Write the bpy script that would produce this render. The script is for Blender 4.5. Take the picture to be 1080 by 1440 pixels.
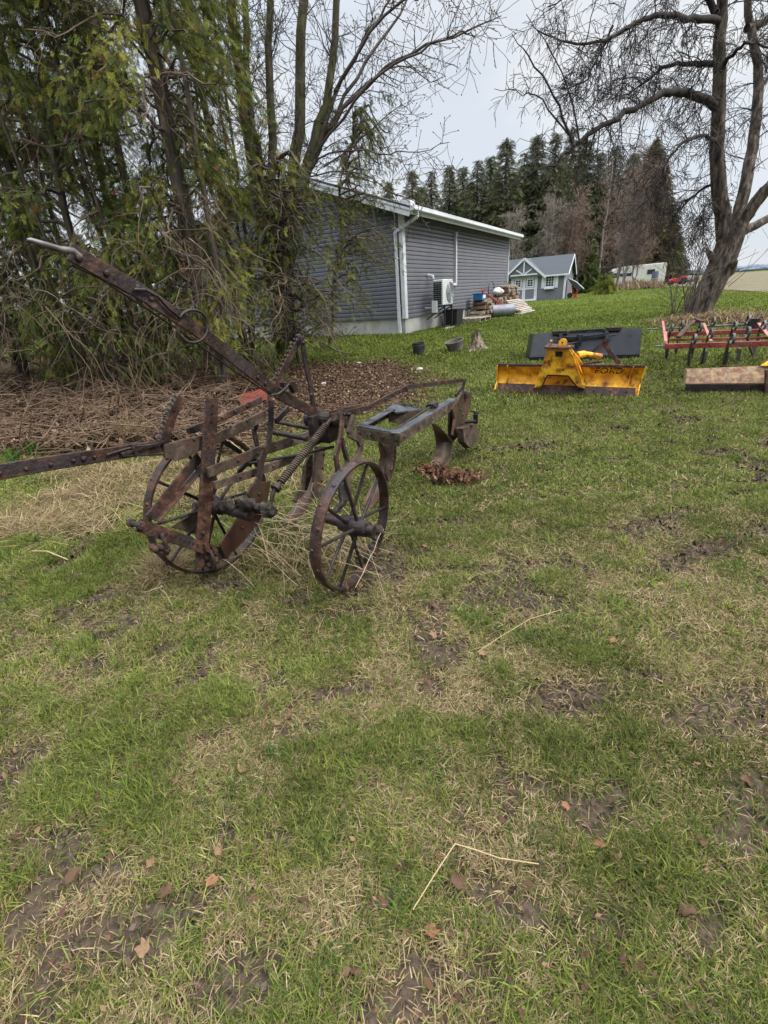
import bpy, math, random
import numpy as np
from mathutils import Matrix, Vector
for o in list(bpy.data.objects): bpy.data.objects.remove(o)
SC = bpy.context.scene
COL = SC.collection
random.seed(7)
RNG = np.random.default_rng(7)
# ------------------------------------------------------------------ camera
CAM_H = 1.5
FPX = 650.0                                   # focal length in photo pixels (1080 x 1440)
def _cam_axes(s=0.0725, yr=378.0):
    n = np.array([s, 1.0]); n /= np.linalg.norm(n)
    d = n @ np.array([540.0, yr-720.0])
    pitch = math.atan(-d/FPX)
    up = -np.array([n[0]*math.cos(pitch), n[1]*math.cos(pitch), math.sin(pitch)])
    fw = np.array([0, 0, 1.0]); fw = fw-up*(fw @ up); fw /= np.linalg.norm(fw)
    return np.array([np.cross(fw, up), fw, up])
CR = _cam_axes()
cd = bpy.data.cameras.new('camera'); cam = bpy.data.objects.new('camera', cd); COL.objects.link(cam)
cd.sensor_fit = 'VERTICAL'; cd.sensor_height = 36; cd.sensor_width = 27
cd.lens = FPX/1440*36; cd.clip_start = .05; cd.clip_end = 8000
X, Yd, Zf = CR @ [1, 0, 0], CR @ [0, 1, 0], CR @ [0, 0, 1]
cam.matrix_world = Matrix(((X[0], -Yd[0], -Zf[0], 0), (X[1], -Yd[1], -Zf[1], 0), (X[2], -Yd[2], -Zf[2], CAM_H), (0, 0, 0, 1)))
SC.camera = cam
# ------------------------------------------------------------------ sky, sun, exposure
SUN_EL, SUN_AZ = math.radians(46), math.radians(105)      # azimuth from +Y towards +X
W = bpy.data.worlds.new('World'); SC.world = W; W.use_nodes = True
nt = W.node_tree; nt.nodes.clear()
def N(t, tree=None, **k):
    n = (tree or nt).nodes.new(t)
    for a, b in k.items(): setattr(n, a, b)
    return n
def LK(a, b, tree=None): (tree or nt).links.new(a, b)
out = N('ShaderNodeOutputWorld'); bg = N('ShaderNodeBackground'); bg.inputs[1].default_value = 0.12
sky = N('ShaderNodeTexSky', sky_type='NISHITA'); sky.sun_disc = False
sky.sun_elevation = SUN_EL; sky.sun_rotation = SUN_AZ; sky.air_density = 1.2; sky.dust_density = 2.5
tc = N('ShaderNodeTexCoord'); sep = N('ShaderNodeSeparateXYZ'); LK(tc.outputs['Generated'], sep.inputs[0])
# an overcast deck: unseen zenith boosted as fill light, with soft blue-grey breaks
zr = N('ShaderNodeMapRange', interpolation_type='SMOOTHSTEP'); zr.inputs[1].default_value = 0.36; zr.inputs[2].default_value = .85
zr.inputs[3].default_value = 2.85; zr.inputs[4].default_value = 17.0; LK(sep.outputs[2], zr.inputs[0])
mp = N('ShaderNodeMapping'); mp.inputs['Scale'].default_value = (1.3, 1.3, 4.5); LK(tc.outputs['Generated'], mp.inputs[0])
nz = N('ShaderNodeTexNoise'); nz.inputs['Scale'].default_value = 2.2; nz.inputs['Detail'].default_value = 5; nz.inputs['Roughness'].default_value = .5
LK(mp.outputs[0], nz.inputs['Vector'])
cr = N('ShaderNodeValToRGB'); LK(nz.outputs[0], cr.inputs[0])
cr.color_ramp.elements[0].position = .40; cr.color_ramp.elements[0].color = (.80, .86, .95, 1)
cr.color_ramp.elements[1].position = .66; cr.color_ramp.elements[1].color = (.97, .985, 1.0, 1)
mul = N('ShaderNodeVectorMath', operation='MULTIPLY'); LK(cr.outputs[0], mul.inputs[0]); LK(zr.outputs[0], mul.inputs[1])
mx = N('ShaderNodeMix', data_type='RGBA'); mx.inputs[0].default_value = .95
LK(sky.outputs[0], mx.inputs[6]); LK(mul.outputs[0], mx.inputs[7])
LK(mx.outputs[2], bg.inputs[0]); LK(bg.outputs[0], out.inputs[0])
sd = bpy.data.lights.new('sun', 'SUN'); sd.energy = 1.5; sd.angle = math.radians(14); sd.color = (1, .95, .87)
sun = bpy.data.objects.new('sun', sd); COL.objects.link(sun)
sdir = Vector((math.sin(SUN_AZ)*math.cos(SUN_EL), math.cos(SUN_AZ)*math.cos(SUN_EL), math.sin(SUN_EL)))
sun.rotation_euler = sdir.to_track_quat('Z', 'Y').to_euler(); sun.location = (0, 0, 30)
SC.view_settings.view_transform = 'Standard'; SC.view_settings.look = 'None'
SC.view_settings.exposure = 1.4; SC.view_settings.gamma = 1.0
SC.cycles.use_denoising = True
SC.cycles.max_bounces = 6; SC.cycles.transparent_max_bounces = 8
# ------------------------------------------------------------------ numeric helpers
def sm(a, b, x):
    t = np.clip((np.asarray(x, float)-a)/(b-a), 0, 1); return t*t*(3-2*t)
def _h(ix, iy, s):
    n = (ix*374761393+iy*668265263+s*1442695041) & 0x7fffffff
    n = ((n ^ (n >> 13))*1274126177) & 0x7fffffff
    return ((n ^ (n >> 16)) & 0xffff)/65535.0
def vnoise(x, y, s=0):
    x = np.asarray(x, float); y = np.asarray(y, float)
    ix = np.floor(x).astype(np.int64); iy = np.floor(y).astype(np.int64); fx = x-ix; fy = y-iy
    fx = fx*fx*(3-2*fx); fy = fy*fy*(3-2*fy)
    return (_h(ix, iy, s)*(1-fx)+_h(ix+1, iy, s)*fx)*(1-fy)+(_h(ix, iy+1, s)*(1-fx)+_h(ix+1, iy+1, s)*fx)*fy
def fbm(x, y, s=0, o=4):
    r = 0; a = .5; t = 0
    for i in range(o):
        r = r+a*vnoise(x*2**i+17.3*i, y*2**i-9.1*i, s+i); t += a; a *= .55
    return r/t
def gz0(x, y): return .5*sm(4.3, 13, y)-.12*sm(16, 45, y)-.25*sm(45, 140, y)
def gz(x, y):                                  # ground height, with small bumps near by
    x = np.asarray(x, float); y = np.asarray(y, float)
    k = 1-sm(7, 14, y)
    return gz0(x, y)+k*(.05*(fbm(x*1.3, y*1.3, 3, 3)-.5)+.022*(fbm(x*7, y*7, 5, 3)-.5))
def ray(px, py):
    v = np.array([px-540.0, py-720.0, FPX]); return CR @ (v/np.linalg.norm(v))
EYE = np.array([0, 0, CAM_H])
_ts = np.geomspace(.3, 3000, 5000)
def G(px, py):                                 # where the ground lies that the survey photo shows at a pixel
    r = ray(px, py); z = CAM_H+r[2]*_ts-gz0(r[0]*_ts, r[1]*_ts)
    t = _ts[np.argmax(z < 0)]; p = r*t
    return np.array([p[0], p[1], float(gz(p[0], p[1]))])
def on(px, py, o, n):                          # a point of the plane through o with normal n
    r = ray(px, py); n = np.asarray(n, float); return EYE+r*(((np.asarray(o)-EYE) @ n)/(r @ n))
def AY(px, py, Y): return on(px, py, (0, Y, 0), (0, 1, 0))
def nrm(v): v = np.asarray(v, float); return v/np.linalg.norm(v)
# ------------------------------------------------------------------ materials
def mat(name, stops, scale=6, detail=6, rough=.7, metal=0.0, bump=.0, bscale=None, coord='Object', stretch=(1, 1, 1), spec=.28, second=None, rvar=0, distort=0):
    m = bpy.data.materials.new(name); m.use_nodes = True; t = m.node_tree; b = t.nodes['Principled BSDF']
    c = N('ShaderNodeTexCoord', t); mp = N('ShaderNodeMapping', t); mp.inputs['Scale'].default_value = stretch
    LK(c.outputs[coord], mp.inputs[0], t)
    n = N('ShaderNodeTexNoise', t); n.inputs['Scale'].default_value = scale; n.inputs['Detail'].default_value = detail; n.inputs['Roughness'].default_value = .62; n.inputs['Distortion'].default_value = distort
    LK(mp.outputs[0], n.inputs['Vector'], t)
    r = N('ShaderNodeValToRGB', t); LK(n.outputs[0], r.inputs[0], t)
    e = r.color_ramp.elements
    while len(e) < len(stops): e.new(.5)
    for k, (p, col) in enumerate(stops): e[k].position = p; e[k].color = (*col, 1)
    colout = r.outputs[0]
    if second:                                 # (colour, scale, lo, hi): patches of another colour
        n2 = N('ShaderNodeTexNoise', t); n2.inputs['Scale'].default_value = second[1]; n2.inputs['Detail'].default_value = 8; n2.inputs['Roughness'].default_value = .68
        LK(mp.outputs[0], n2.inputs['Vector'], t)
        q = N('ShaderNodeMapRange', t); q.inputs[1].default_value = second[2]; q.inputs[2].default_value = second[3]; LK(n2.outputs[0], q.inputs[0], t)
        x = N('ShaderNodeMix', t, data_type='RGBA'); LK(q.outputs[0], x.inputs[0], t); LK(colout, x.inputs[6], t); x.inputs[7].default_value = (*second[0], 1)
        colout = x.outputs[2]
    LK(colout, b.inputs['Base Color'], t)
    b.inputs['Roughness'].default_value = rough; b.inputs['Metallic'].default_value = metal; b.inputs['Specular IOR Level'].default_value = spec
    if rvar:
        q = N('ShaderNodeMapRange', t); q.inputs[1].default_value = .3; q.inputs[2].default_value = .7; q.inputs[3].default_value = rough-rvar; q.inputs[4].default_value = rough+rvar
        LK(n.outputs[0], q.inputs[0], t); LK(q.outputs[0], b.inputs['Roughness'], t)
    if bump:
        n3 = N('ShaderNodeTexNoise', t); n3.inputs['Scale'].default_value = bscale or scale*4; n3.inputs['Detail'].default_value = 5
        LK(mp.outputs[0], n3.inputs['Vector'], t)
        bp = N('ShaderNodeBump', t); bp.inputs['Strength'].default_value = bump; bp.inputs['Distance'].default_value = .01
        LK(n3.outputs[0], bp.inputs['Height'], t); LK(bp.outputs[0], b.inputs['Normal'], t)
    return m
def attr_mat(name, rough=.75, trans=.0, spec=.25, noise=None):
    m = bpy.data.materials.new(name); m.use_nodes = True; t = m.node_tree; b = t.nodes['Principled BSDF']
    a = N('ShaderNodeAttribute', t, attribute_name='col'); src = a.outputs['Color']
    if noise:
        c = N('ShaderNodeTexCoord', t); n = N('ShaderNodeTexNoise', t); n.inputs['Scale'].default_value = noise; n.inputs['Detail'].default_value = 6; LK(c.outputs['Object'], n.inputs['Vector'], t)
        q = N('ShaderNodeMapRange', t); q.inputs[1].default_value = .25; q.inputs[2].default_value = .75; q.inputs[3].default_value = .45; q.inputs[4].default_value = 1.55; LK(n.outputs[0], q.inputs[0], t)
        x = N('ShaderNodeVectorMath', t, operation='MULTIPLY'); LK(src, x.inputs[0], t); LK(q.outputs[0], x.inputs[1], t); src = x.outputs[0]
    LK(src, b.inputs['Base Color'], t); b.inputs['Roughness'].default_value = rough; b.inputs['Specular IOR Level'].default_value = spec
    if trans:
        tr = N('ShaderNodeBsdfTranslucent', t); LK(src, tr.inputs[0], t); ms = N('ShaderNodeMixShader', t); ms.inputs[0].default_value = trans
        o = t.nodes['Material Output']; LK(b.outputs[0], ms.inputs[1], t); LK(tr.outputs[0], ms.inputs[2], t); LK(ms.outputs[0], o.inputs[0], t)
    return m
M = {}
M['rust'] = mat('rusty iron', [(.28, (.009, .007, .007)), (.46, (.028, .016, .012)), (.6, (.070, .034, .022)), (.78, (.17, .11, .085))], 11, 9, .52, .3, .5, 60, second=((.028, .022, .024), 4.5, .48, .62), rvar=.12, distort=.6)
M['rust_red'] = mat('red rusted iron', [(.3, (.010, .007, .006)), (.5, (.048, .022, .014)), (.68, (.125, .058, .034))], 16, 9, .66, .2, .6, 70, second=((.022, .017, .017), 7, .48, .60))
M['rust_dark'] = mat('dark rusted iron', [(.3, (.010, .008, .008)), (.55, (.028, .020, .019)), (.75, (.075, .044, .034))], 16, 8, .5, .4, .4, 70, rvar=.12)
M['worn'] = mat('worn and sky sheen iron', [(.3, (.035, .034, .035)), (.55, (.10, .105, .115)), (.75, (.18, .19, .21))], 9, 8, .36, .7, .2, 70, second=((.07, .04, .03), 9, .58, .68), rvar=.12)  # grey wear; on the frame tops its bluish tone paints sky sheen
M['lichen'] = mat('weathered grey brown iron', [(.28, (.015, .010, .007)), (.5, (.044, .030, .020)), (.72, (.115, .085, .058))], 13, 9, .85, .05, .5, 50, second=((.06, .028, .02), 6, .52, .66))
M['hole'] = mat('painted hole black', [(.4, (.004, .003, .003)), (.6, (.012, .01, .01))], 20, 2, .9)
M['share'] = mat('polished rusty mouldboard', [(.25, (.028, .017, .013)), (.5, (.070, .036, .025)), (.75, (.14, .085, .062))], 7, 8, .42, .45, .2, 60, stretch=(1, 1, .5), second=((.05, .045, .03), 5, .52, .66))
M['rubberB'] = mat('black plastic', [(.3, (.012, .012, .013)), (.7, (.03, .03, .032))], 5, 5, .5, 0, .1)
M['white'] = mat('white painted metal', [(.3, (.54, .55, .54)), (.7, (.66, .67, .66))], 3, 6, .45)
M['concrete'] = mat('concrete', [(.3, (.26, .26, .24)), (.7, (.42, .42, .39))], 2.5, 9, .9, 0, .3, 30)
# ------------------------------------------------------------------ mesh builder
ROOTM = {}
class MB:
    def __init__(s): s.v = []; s.f = []; s.m = []; s.n = 0
    def add(s, V, F, m=0):
        V = np.asarray(V, float); s.v.append(V); s.f += [tuple(int(i)+s.n for i in f) for f in F]; s.m += [m]*len(F); s.n += len(V)
    def box(s, c, ax, ay, az, m=0):            # half axes
        c, ax, ay, az = map(lambda q: np.asarray(q, float), (c, ax, ay, az))
        V = [c+i*ax+j*ay+k*az for k in (-1, 1) for j in (-1, 1) for i in (-1, 1)]
        if np.dot(np.cross(ax, ay), az) < 0: F = [(0, 1, 3, 2), (4, 6, 7, 5), (0, 4, 5, 1), (2, 3, 7, 6), (0, 2, 6, 4), (1, 5, 7, 3)]
        else: F = [(0, 2, 3, 1), (4, 5, 7, 6), (0, 1, 5, 4), (2, 6, 7, 3), (0, 4, 6, 2), (1, 3, 7, 5)]
        s.add(V, F, m)
    def bar(s, p, q, w, t, n, m=0):            # flat bar p-q, thickness t along n, width w across
        p = np.asarray(p, float); q = np.asarray(q, float); d = q-p; L = np.linalg.norm(d); d /= L
        n = np.asarray(n, float); n = nrm(n-d*(n @ d)); b = np.cross(n, d)
        s.box((p+q)/2, d*L/2, b*w/2, n*t/2, m)
    def path(s, pts, w, t, n, m=0):
        pts = [np.asarray(p, float) for p in pts]
        for a, b in zip(pts[:-1], pts[1:]):
            e = nrm(b-a)*w*.06; s.bar(a-e, b+e, w, t, n, m)
    def tube(s, pts, r, k=8, m=0, caps=True):
        P = np.asarray(pts, float); r = np.full(len(P), r) if np.isscalar(r) else np.asarray(r, float)
        T = np.gradient(P, axis=0) if len(P) > 2 else np.array([P[1]-P[0]]*2); T /= np.linalg.norm(T, axis=1)[:, None]
        u = np.cross(T[0], [0, 0, 1.]);
        if np.linalg.norm(u) < 1e-3: u = np.cross(T[0], [1., 0, 0])
        V = []; a = np.arange(k)*2*math.pi/k
        for i in range(len(P)):
            u = nrm(u-T[i]*(u @ T[i])); w = np.cross(T[i], u)
            V += [P[i]+r[i]*(math.cos(x)*u+math.sin(x)*w) for x in a]
        F = [(i*k+j, i*k+(j+1) % k, (i+1)*k+(j+1) % k, (i+1)*k+j) for i in range(len(P)-1) for j in range(k)]
        if caps: F += [tuple(range(k-1, -1, -1)), tuple((len(P)-1)*k+j for j in range(k))]
        s.add(V, F, m)
    def lathe(s, c, ax, prof, k=24, m=0, closed=False):   # prof: (along axis, radius)
        ax = nrm(ax); u = np.cross(ax, [0, 0, 1.]);
        if np.linalg.norm(u) < 1e-3: u = np.array([1., 0, 0])
        u = nrm(u); w = np.cross(ax, u); c = np.asarray(c, float)
        V = [c+ax*h+r*(math.cos(x)*u+math.sin(x)*w) for h, r in prof for x in np.arange(k)*2*math.pi/k]
        n = len(prof); R = range(n if closed else n-1)
        F = [(i*k+j, i*k+(j+1) % k, ((i+1) % n)*k+(j+1) % k, ((i+1) % n)*k+j) for i in R for j in range(k)]
        s.add(V, F, m)
    def prism(s, outline, n, t, m=0):          # flat outline given thickness t along n (centred)
        P = np.asarray(outline, float); n = nrm(n)*t/2; k = len(P)
        s.add(np.vstack([P-n, P+n]), [tuple(range(k-1, -1, -1)), tuple(range(k, 2*k))]+[(i, (i+1) % k, k+(i+1) % k, k+i) for i in range(k)], m)
    def sheet(s, rows, t, m=0):                # curved plate from rows of points, thickness t
        A = np.asarray(rows, float); a, b = A.shape[:2]
        du = np.gradient(A, axis=0); dv = np.gradient(A, axis=1); n = np.cross(du, dv); n /= np.linalg.norm(n, axis=2)[..., None]+1e-9
        V = np.vstack([(A+n*t/2).reshape(-1, 3), (A-n*t/2).reshape(-1, 3)]); o = a*b; F = []
        for i in range(a-1):
            for j in range(b-1):
                q = (i*b+j, i*b+j+1, (i+1)*b+j+1, (i+1)*b+j); F += [q[::-1], tuple(x+o for x in q)]
        for i in range(a-1):
            for j in (0, b-1): q = (i*b+j, (i+1)*b+j, (i+1)*b+j+o, i*b+j+o); F.append(q if j else q[::-1])
        for j in range(b-1):
            for i in (0, a-1): q = (i*b+j, i*b+j+1, i*b+j+1+o, i*b+j+o); F.append(q if not i else q[::-1])
        s.add(V, F, m)
    def ball(s, c, r, m=0, k=8, sq=(1, 1, 1), rng=None, rough=0):
        V = []; F = []; c = np.asarray(c, float)
        for i in range(k+1):
            for j in range(2*k):
                a = math.pi*i/k; b = math.pi*j/k; rr = r*(1+(rng.uniform(-rough, rough) if rng is not None else 0))
                V.append(c+rr*np.array([math.sin(a)*math.cos(b)*sq[0], math.sin(a)*math.sin(b)*sq[1], math.cos(a)*sq[2]]))
        for i in range(k):
            for j in range(2*k): F.append((i*2*k+j, (i+1)*2*k+j, (i+1)*2*k+(j+1) % (2*k), i*2*k+(j+1) % (2*k)))
        s.add(V, F, m)
    def build(s, name, mats, parent=None, loc=None, smooth=None, bevel=0, rotz=0, kind=None):
        V = np.vstack(s.v)
        if not isinstance(mats, (list, tuple)): mats = [mats]
        me = bpy.data.meshes.new(name); o = bpy.data.objects.new(name, me); COL.objects.link(o)
        if parent is not None:
            mw = ROOTM[parent.name]; V = (V-mw[0]) @ mw[1]; o.parent = parent; ROOTM[o.name] = mw
        else:
            loc = np.array(loc if loc is not None else [V[:, 0].mean(), V[:, 1].mean(), V[:, 2].min()], float)
            R = np.array([[math.cos(rotz), -math.sin(rotz), 0], [math.sin(rotz), math.cos(rotz), 0], [0, 0, 1]])
            V = (V-loc) @ R; o.location = loc; o.rotation_euler = (0, 0, rotz); ROOTM[o.name] = (loc, R)
        me.from_pydata(V.tolist(), [], s.f); me.polygons.foreach_set('material_index', s.m)
        for x in mats: me.materials.append(x)
        if smooth is not None:
            me.polygons.foreach_set('use_smooth', [True]*len(me.polygons))
            if smooth < 180: me.set_sharp_from_angle(angle=math.radians(smooth))
        if bevel:
            b = o.modifiers.new('bevel', 'BEVEL'); b.width = bevel; b.segments = 2; b.limit_method = 'ANGLE'; b.angle_limit = .7
        if kind: o['kind'] = kind
        return o
def tag(o, label, cat, group=None, kind=None):
    if label: o['label'] = label
    if cat: o['category'] = cat
    if group: o['group'] = group
    if kind: o['kind'] = kind
    return o
def thing(name, label, cat, loc, rotz=0, group=None):
    o = bpy.data.objects.new(name, None); COL.objects.link(o); o.empty_display_size = .1
    o.location = loc; o.rotation_euler = (0, 0, rotz)
    R = np.array([[math.cos(rotz), -math.sin(rotz), 0], [math.sin(rotz), math.cos(rotz), 0], [0, 0, 1]])
    ROOTM[o.name] = (np.array(loc, float), R)
    return tag(o, label, cat, group)
def raw(name, V, F4, mats, col=None, parent=None, loc=(0, 0, 0), tri=None, smooth=False):
    """big vertex arrays straight into a mesh; F4 quads (n,4) and optional tri (m,3)"""
    me = bpy.data.meshes.new(name); o = bpy.data.objects.new(name, me); COL.objects.link(o)
    loc = np.array(loc, float)
    if parent is not None:
        mw = ROOTM[parent.name]; V = (V-mw[0]) @ mw[1]; o.parent = parent; ROOTM[o.name] = mw
    else: V = V-loc; o.location = loc; ROOTM[o.name] = (loc, np.eye(3))
    F4 = np.zeros((0, 4), int) if F4 is None else np.asarray(F4); tri = np.zeros((0, 3), int) if tri is None else np.asarray(tri)
    nv, nq, n3 = len(V), len(F4), len(tri)
    me.vertices.add(nv); me.vertices.foreach_set('co', np.ascontiguousarray(V, np.float32).ravel())
    me.loops.add(nq*4+n3*3); me.loops.foreach_set('vertex_index', np.concatenate([F4.ravel(), tri.ravel()]).astype(np.int32))
    me.polygons.add(nq+n3)
    st = np.concatenate([np.arange(nq)*4, nq*4+np.arange(n3)*3]).astype(np.int32)
    me.polygons.foreach_set('loop_start', st)
    if smooth: me.polygons.foreach_set('use_smooth', np.ones(nq+n3, bool))
    if col is not None:
        a = me.attributes.new('col', 'FLOAT_COLOR', 'POINT'); c = np.ones((nv, 4), np.float32); c[:, :3] = col; a.data.foreach_set('color', c.ravel())
    me.update(calc_edges=True); me.validate()
    for x in (mats if isinstance(mats, (list, tuple)) else [mats]): me.materials.append(x)
    return o
def copy_tree(o, parent=None):
    c = o.copy(); COL.objects.link(c)
    if parent is not None: c.parent = parent
    for ch in [x for x in bpy.data.objects if x.parent == o and x != c]: copy_tree(ch, c)
    return c
# ================================================================== SETTING: ground, field
HC = np.array([.9945, 14.072, .5]); HD = nrm([.51237, .85876, 0]); HD2 = np.array([-HD[1], HD[0], 0.])   # house corner, long side, gable side
def poly_mask(x, y, pts, soft=.4):             # 1 inside a ground outline, with a wobbly edge
    x = np.asarray(x, float)+.5*(fbm(np.asarray(x)*1.1, np.asarray(y)*1.1, 41, 4)-.5)*soft*2.5; y = np.asarray(y, float)+.5*(fbm(np.asarray(x)*1.1, np.asarray(y)*1.1, 51, 4)-.5)*soft*2.5
    ins = np.zeros(x.shape, bool); P = [(p[0], p[1]) for p in pts]; dmin = np.full(x.shape, 9e9)
    for (x0, y0), (x1, y1) in zip(P, P[1:]+P[:1]):
        c = ((y0 > y) != (y1 > y)) & (x < (x1-x0)*(y-y0)/((y1-y0) if y1 != y0 else 1e-9)+x0); ins ^= c
        t = np.clip(((x-x0)*(x1-x0)+(y-y0)*(y1-y0))/((x1-x0)**2+(y1-y0)**2), 0, 1)
        dmin = np.minimum(dmin, np.hypot(x-x0-t*(x1-x0), y-y0-t*(y1-y0)))
    return np.clip(.5+np.where(ins, 1, -1)*dmin/soft, 0, 1)
LEAFBED = [G(*p) for p in ((-160, 640), (60, 640), (200, 628), (330, 640), (430, 600), (540, 585), (600, 562), (628, 532), (585, 515), (540, 508), (430, 510), (300, 500), (0, 500), (-300, 520))]
STRAWBED = [G(*p) for p in ((-200, 680), (80, 640), (200, 625), (330, 640), (360, 700), (230, 745), (120, 705), (60, 725), (-200, 735))]
MOUND = [G(*p) for p in ((930, 455), (965, 438), (1030, 430), (1130, 435), (1180, 462), (1050, 470), (930, 475))]
def dead_mask(x, y): return poly_mask(x, y, LEAFBED, .8)
def straw_mask(x, y): return np.maximum(poly_mask(x, y, STRAWBED, .4), poly_mask(x, y, MOUND, .6))
MUDS = [(G(1000, 770), .75, .16, .35), (G(930, 735), .5, .12, .5), (G(1030, 1000), .42, .16, .3), (G(1070, 1110), .2, .12, .2), (G(720, 1270), .26, .07, -.5), (G(230, 1300), .22, .09, .5), (G(350, 1370), .2, .1, .3),
        (G(900, 950), .2, .05, -.3), (G(960, 1015), .16, .06, -.3), (G(740, 630), .55, .1, .0), (G(860, 1290), .2, .06, .6), (G(800, 980), .35, .14, .2), (G(550, 1420), .2, .08, .2), (G(130, 1230), .16, .07, .4), (G(240, 910), .14, .05, .1), (G(650, 800), .8, .05, -.1), (G(680, 850), .6, .04, -.1), (G(620, 735), .5, .06, .1), (G(1000, 1300), .15, .06, .7), (G(110, 1330), .2, .08, .2), (G(400, 1180), .12, .05, 0)]
def mud_mask(x, y):
    x = np.asarray(x, float); y = np.asarray(y, float); m = np.zeros(x.shape)
    wob = fbm(x*6, y*6, 11, 4)
    for c, a, b, r in MUDS:
        dx, dy = x-c[0], y-c[1]; u = dx*math.cos(r)+dy*math.sin(r); v = -dx*math.sin(r)+dy*math.cos(r)
        m = np.maximum(m, np.clip(1.4-np.sqrt((u/a)**2+(v/b)**2)*(.5+1.0*wob), 0, 1))
    sp = fbm(x*5.5, y*5.5, 23, 4)*(.75+.5*vnoise(x*.9, y*.9, 24)); k = 1-sm(3.5, 9, y)
    m = np.maximum(m, k*sm(.61, .72, sp)*(1-.5*sm(2.5, 4.5, y)*sm(2.2, 1.2, x))); return m*sm(.30, .50, wob+.35*m)
def tan_mask(x, y):                            # patches of bleached dead grass in the lawn
    x = np.asarray(x, float); y = np.asarray(y, float)
    a = fbm(x*4.2, y*4.2, 31, 5); b = fbm(x*.8, y*.8, 33, 3)
    near = np.exp(-(((x-.25)/1.3)**2+((y-1.3)/.9)**2))
    return np.clip(sm(.38, .66, a+.12*near+.30*(b-.5)), 0, 1)*(1-.55*sm(2.0, 3.6, y))*(1-.5*sm(6, 12, y))
def lush(x, y): return np.clip(.25*sm(2.4, 4.5, y)+.75*sm(5, 15, y)+.55*sm(.2, -2.2, np.asarray(x))*sm(.8, 1.8, y), 0, 1)
def spaced(a, b, d0, g): 
    r = [a]; d = d0
    while r[-1] < b: r.append(r[-1]+d); d *= g
    return np.array(r)
xs = np.concatenate([-spaced(4.5, 400, .09, 1.09)[::-1], np.arange(-4.4, 6.0, .055), spaced(6.0, 1800, .07, 1.07)])
ys = np.concatenate([[-6, -3, -1.5, -.6], np.arange(0, 8, .055), spaced(8.0, 3000, .06, 1.045)])
gx, gy = np.meshgrid(xs, ys); md = mud_mask(gx, gy)
gzz = gz(gx, gy)-.012*md
V = np.stack([gx, gy, gzz], -1).reshape(-1, 3); nx, ny = len(xs), len(ys)
i = np.arange(nx*ny).reshape(ny, nx); F = np.stack([i[:-1, :-1], i[:-1, 1:], i[1:, 1:], i[1:, :-1]], -1).reshape(-1, 4)
x, y = V[:, 0], V[:, 1]
def ground_col(x, y):
    n1 = fbm(x*3, y*3, 61, 4)[:, None]; L = lush(x, y)[:, None]; t = tan_mask(x, y)[:, None]
    g = np.array([.070, .068, .032])*(1-L)+np.array([.10, .135, .026])*L
    g = g*(.7+.6*n1)
    c = g*(1-.7*t)+np.array([.135, .105, .060])*.7*t
    d = dead_mask(x, y)[:, None]; c = c*(1-d)+np.array([.085, .058, .042])*d*(.5+n1)+0*c
    s = straw_mask(x, y)[:, None]; c = c*(1-.6*s)+np.array([.17, .12, .07])*s*.6
    m = mud_mask(x, y)[:, None]; n2 = fbm(x*23, y*23, 63, 3)[:, None]; c = c*(1-m)+np.array([.100, .076, .058])*m*(.45+.7*n1+.5*n2)
    return c*np.array([.62, .60, .58])
gm = attr_mat('turf and soil', 1.0, 0, .03, noise=38)
_t = gm.node_tree; _n = N('ShaderNodeTexNoise', _t); _n.inputs['Scale'].default_value = 55; _n.inputs['Detail'].default_value = 7
_c = N('ShaderNodeTexCoord', _t); LK(_c.outputs['Object'], _n.inputs['Vector'], _t); _b = N('ShaderNodeBump', _t); _b.inputs['Strength'].default_value = .7; _b.inputs['Distance'].default_value = .03
LK(_n.outputs[0], _b.inputs['Height'], _t); LK(_b.outputs[0], _t.nodes['Principled BSDF'].inputs['Normal'], _t)
ground = raw('ground', V, F, gm, ground_col(x, y), smooth=True); ground['kind'] = 'structure'; ground['label'] = 'patchy spring lawn with bare mud and bleached grass'
# stubble field beyond the lawn on the right
FA, FB = np.array([18.6, 23.3]), np.array([37.4, 61.5]); fdir = nrm(FB-FA); fnor = np.array([fdir[1], -fdir[0]])
us = np.concatenate([np.arange(-25, 60, 1.0), spaced(60, 420, 1.5, 1.08)]); vs = np.concatenate([np.arange(0, 30, .6), spaced(30, 500, .8, 1.09)])
gu, gv = np.meshgrid(us, vs); fx = FA[0]+gu*fdir[0]+(gv-.6*(fbm(gu*.5, gu*.2, 9)-.5))*fnor[0]; fy = FA[1]+gu*fdir[1]+gv*fnor[1]
i = np.arange(gu.size).reshape(gu.shape); F = np.stack([i[:-1, :-1], i[:-1, 1:], i[1:, 1:], i[1:, :-1]], -1).reshape(-1, 4)
fld = raw('field', np.stack([fx, fy, gz0(fx, fy)+.03+.05*(fbm(fx*1.5, fy*1.5, 8)-.3)*np.clip(gv, 0, 1)], -1).reshape(-1, 3), F, mat('corn stubble soil', [(.3, (.055, .046, .025)), (.5, (.095, .078, .044)), (.7, (.15, .118, .066))], 1.6, 9, .95, 0, .6, 12, stretch=(1, .35, 1)))
fld['kind'] = 'structure'; fld['label'] = 'bare brown stubble field beyond the lawn'
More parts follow.
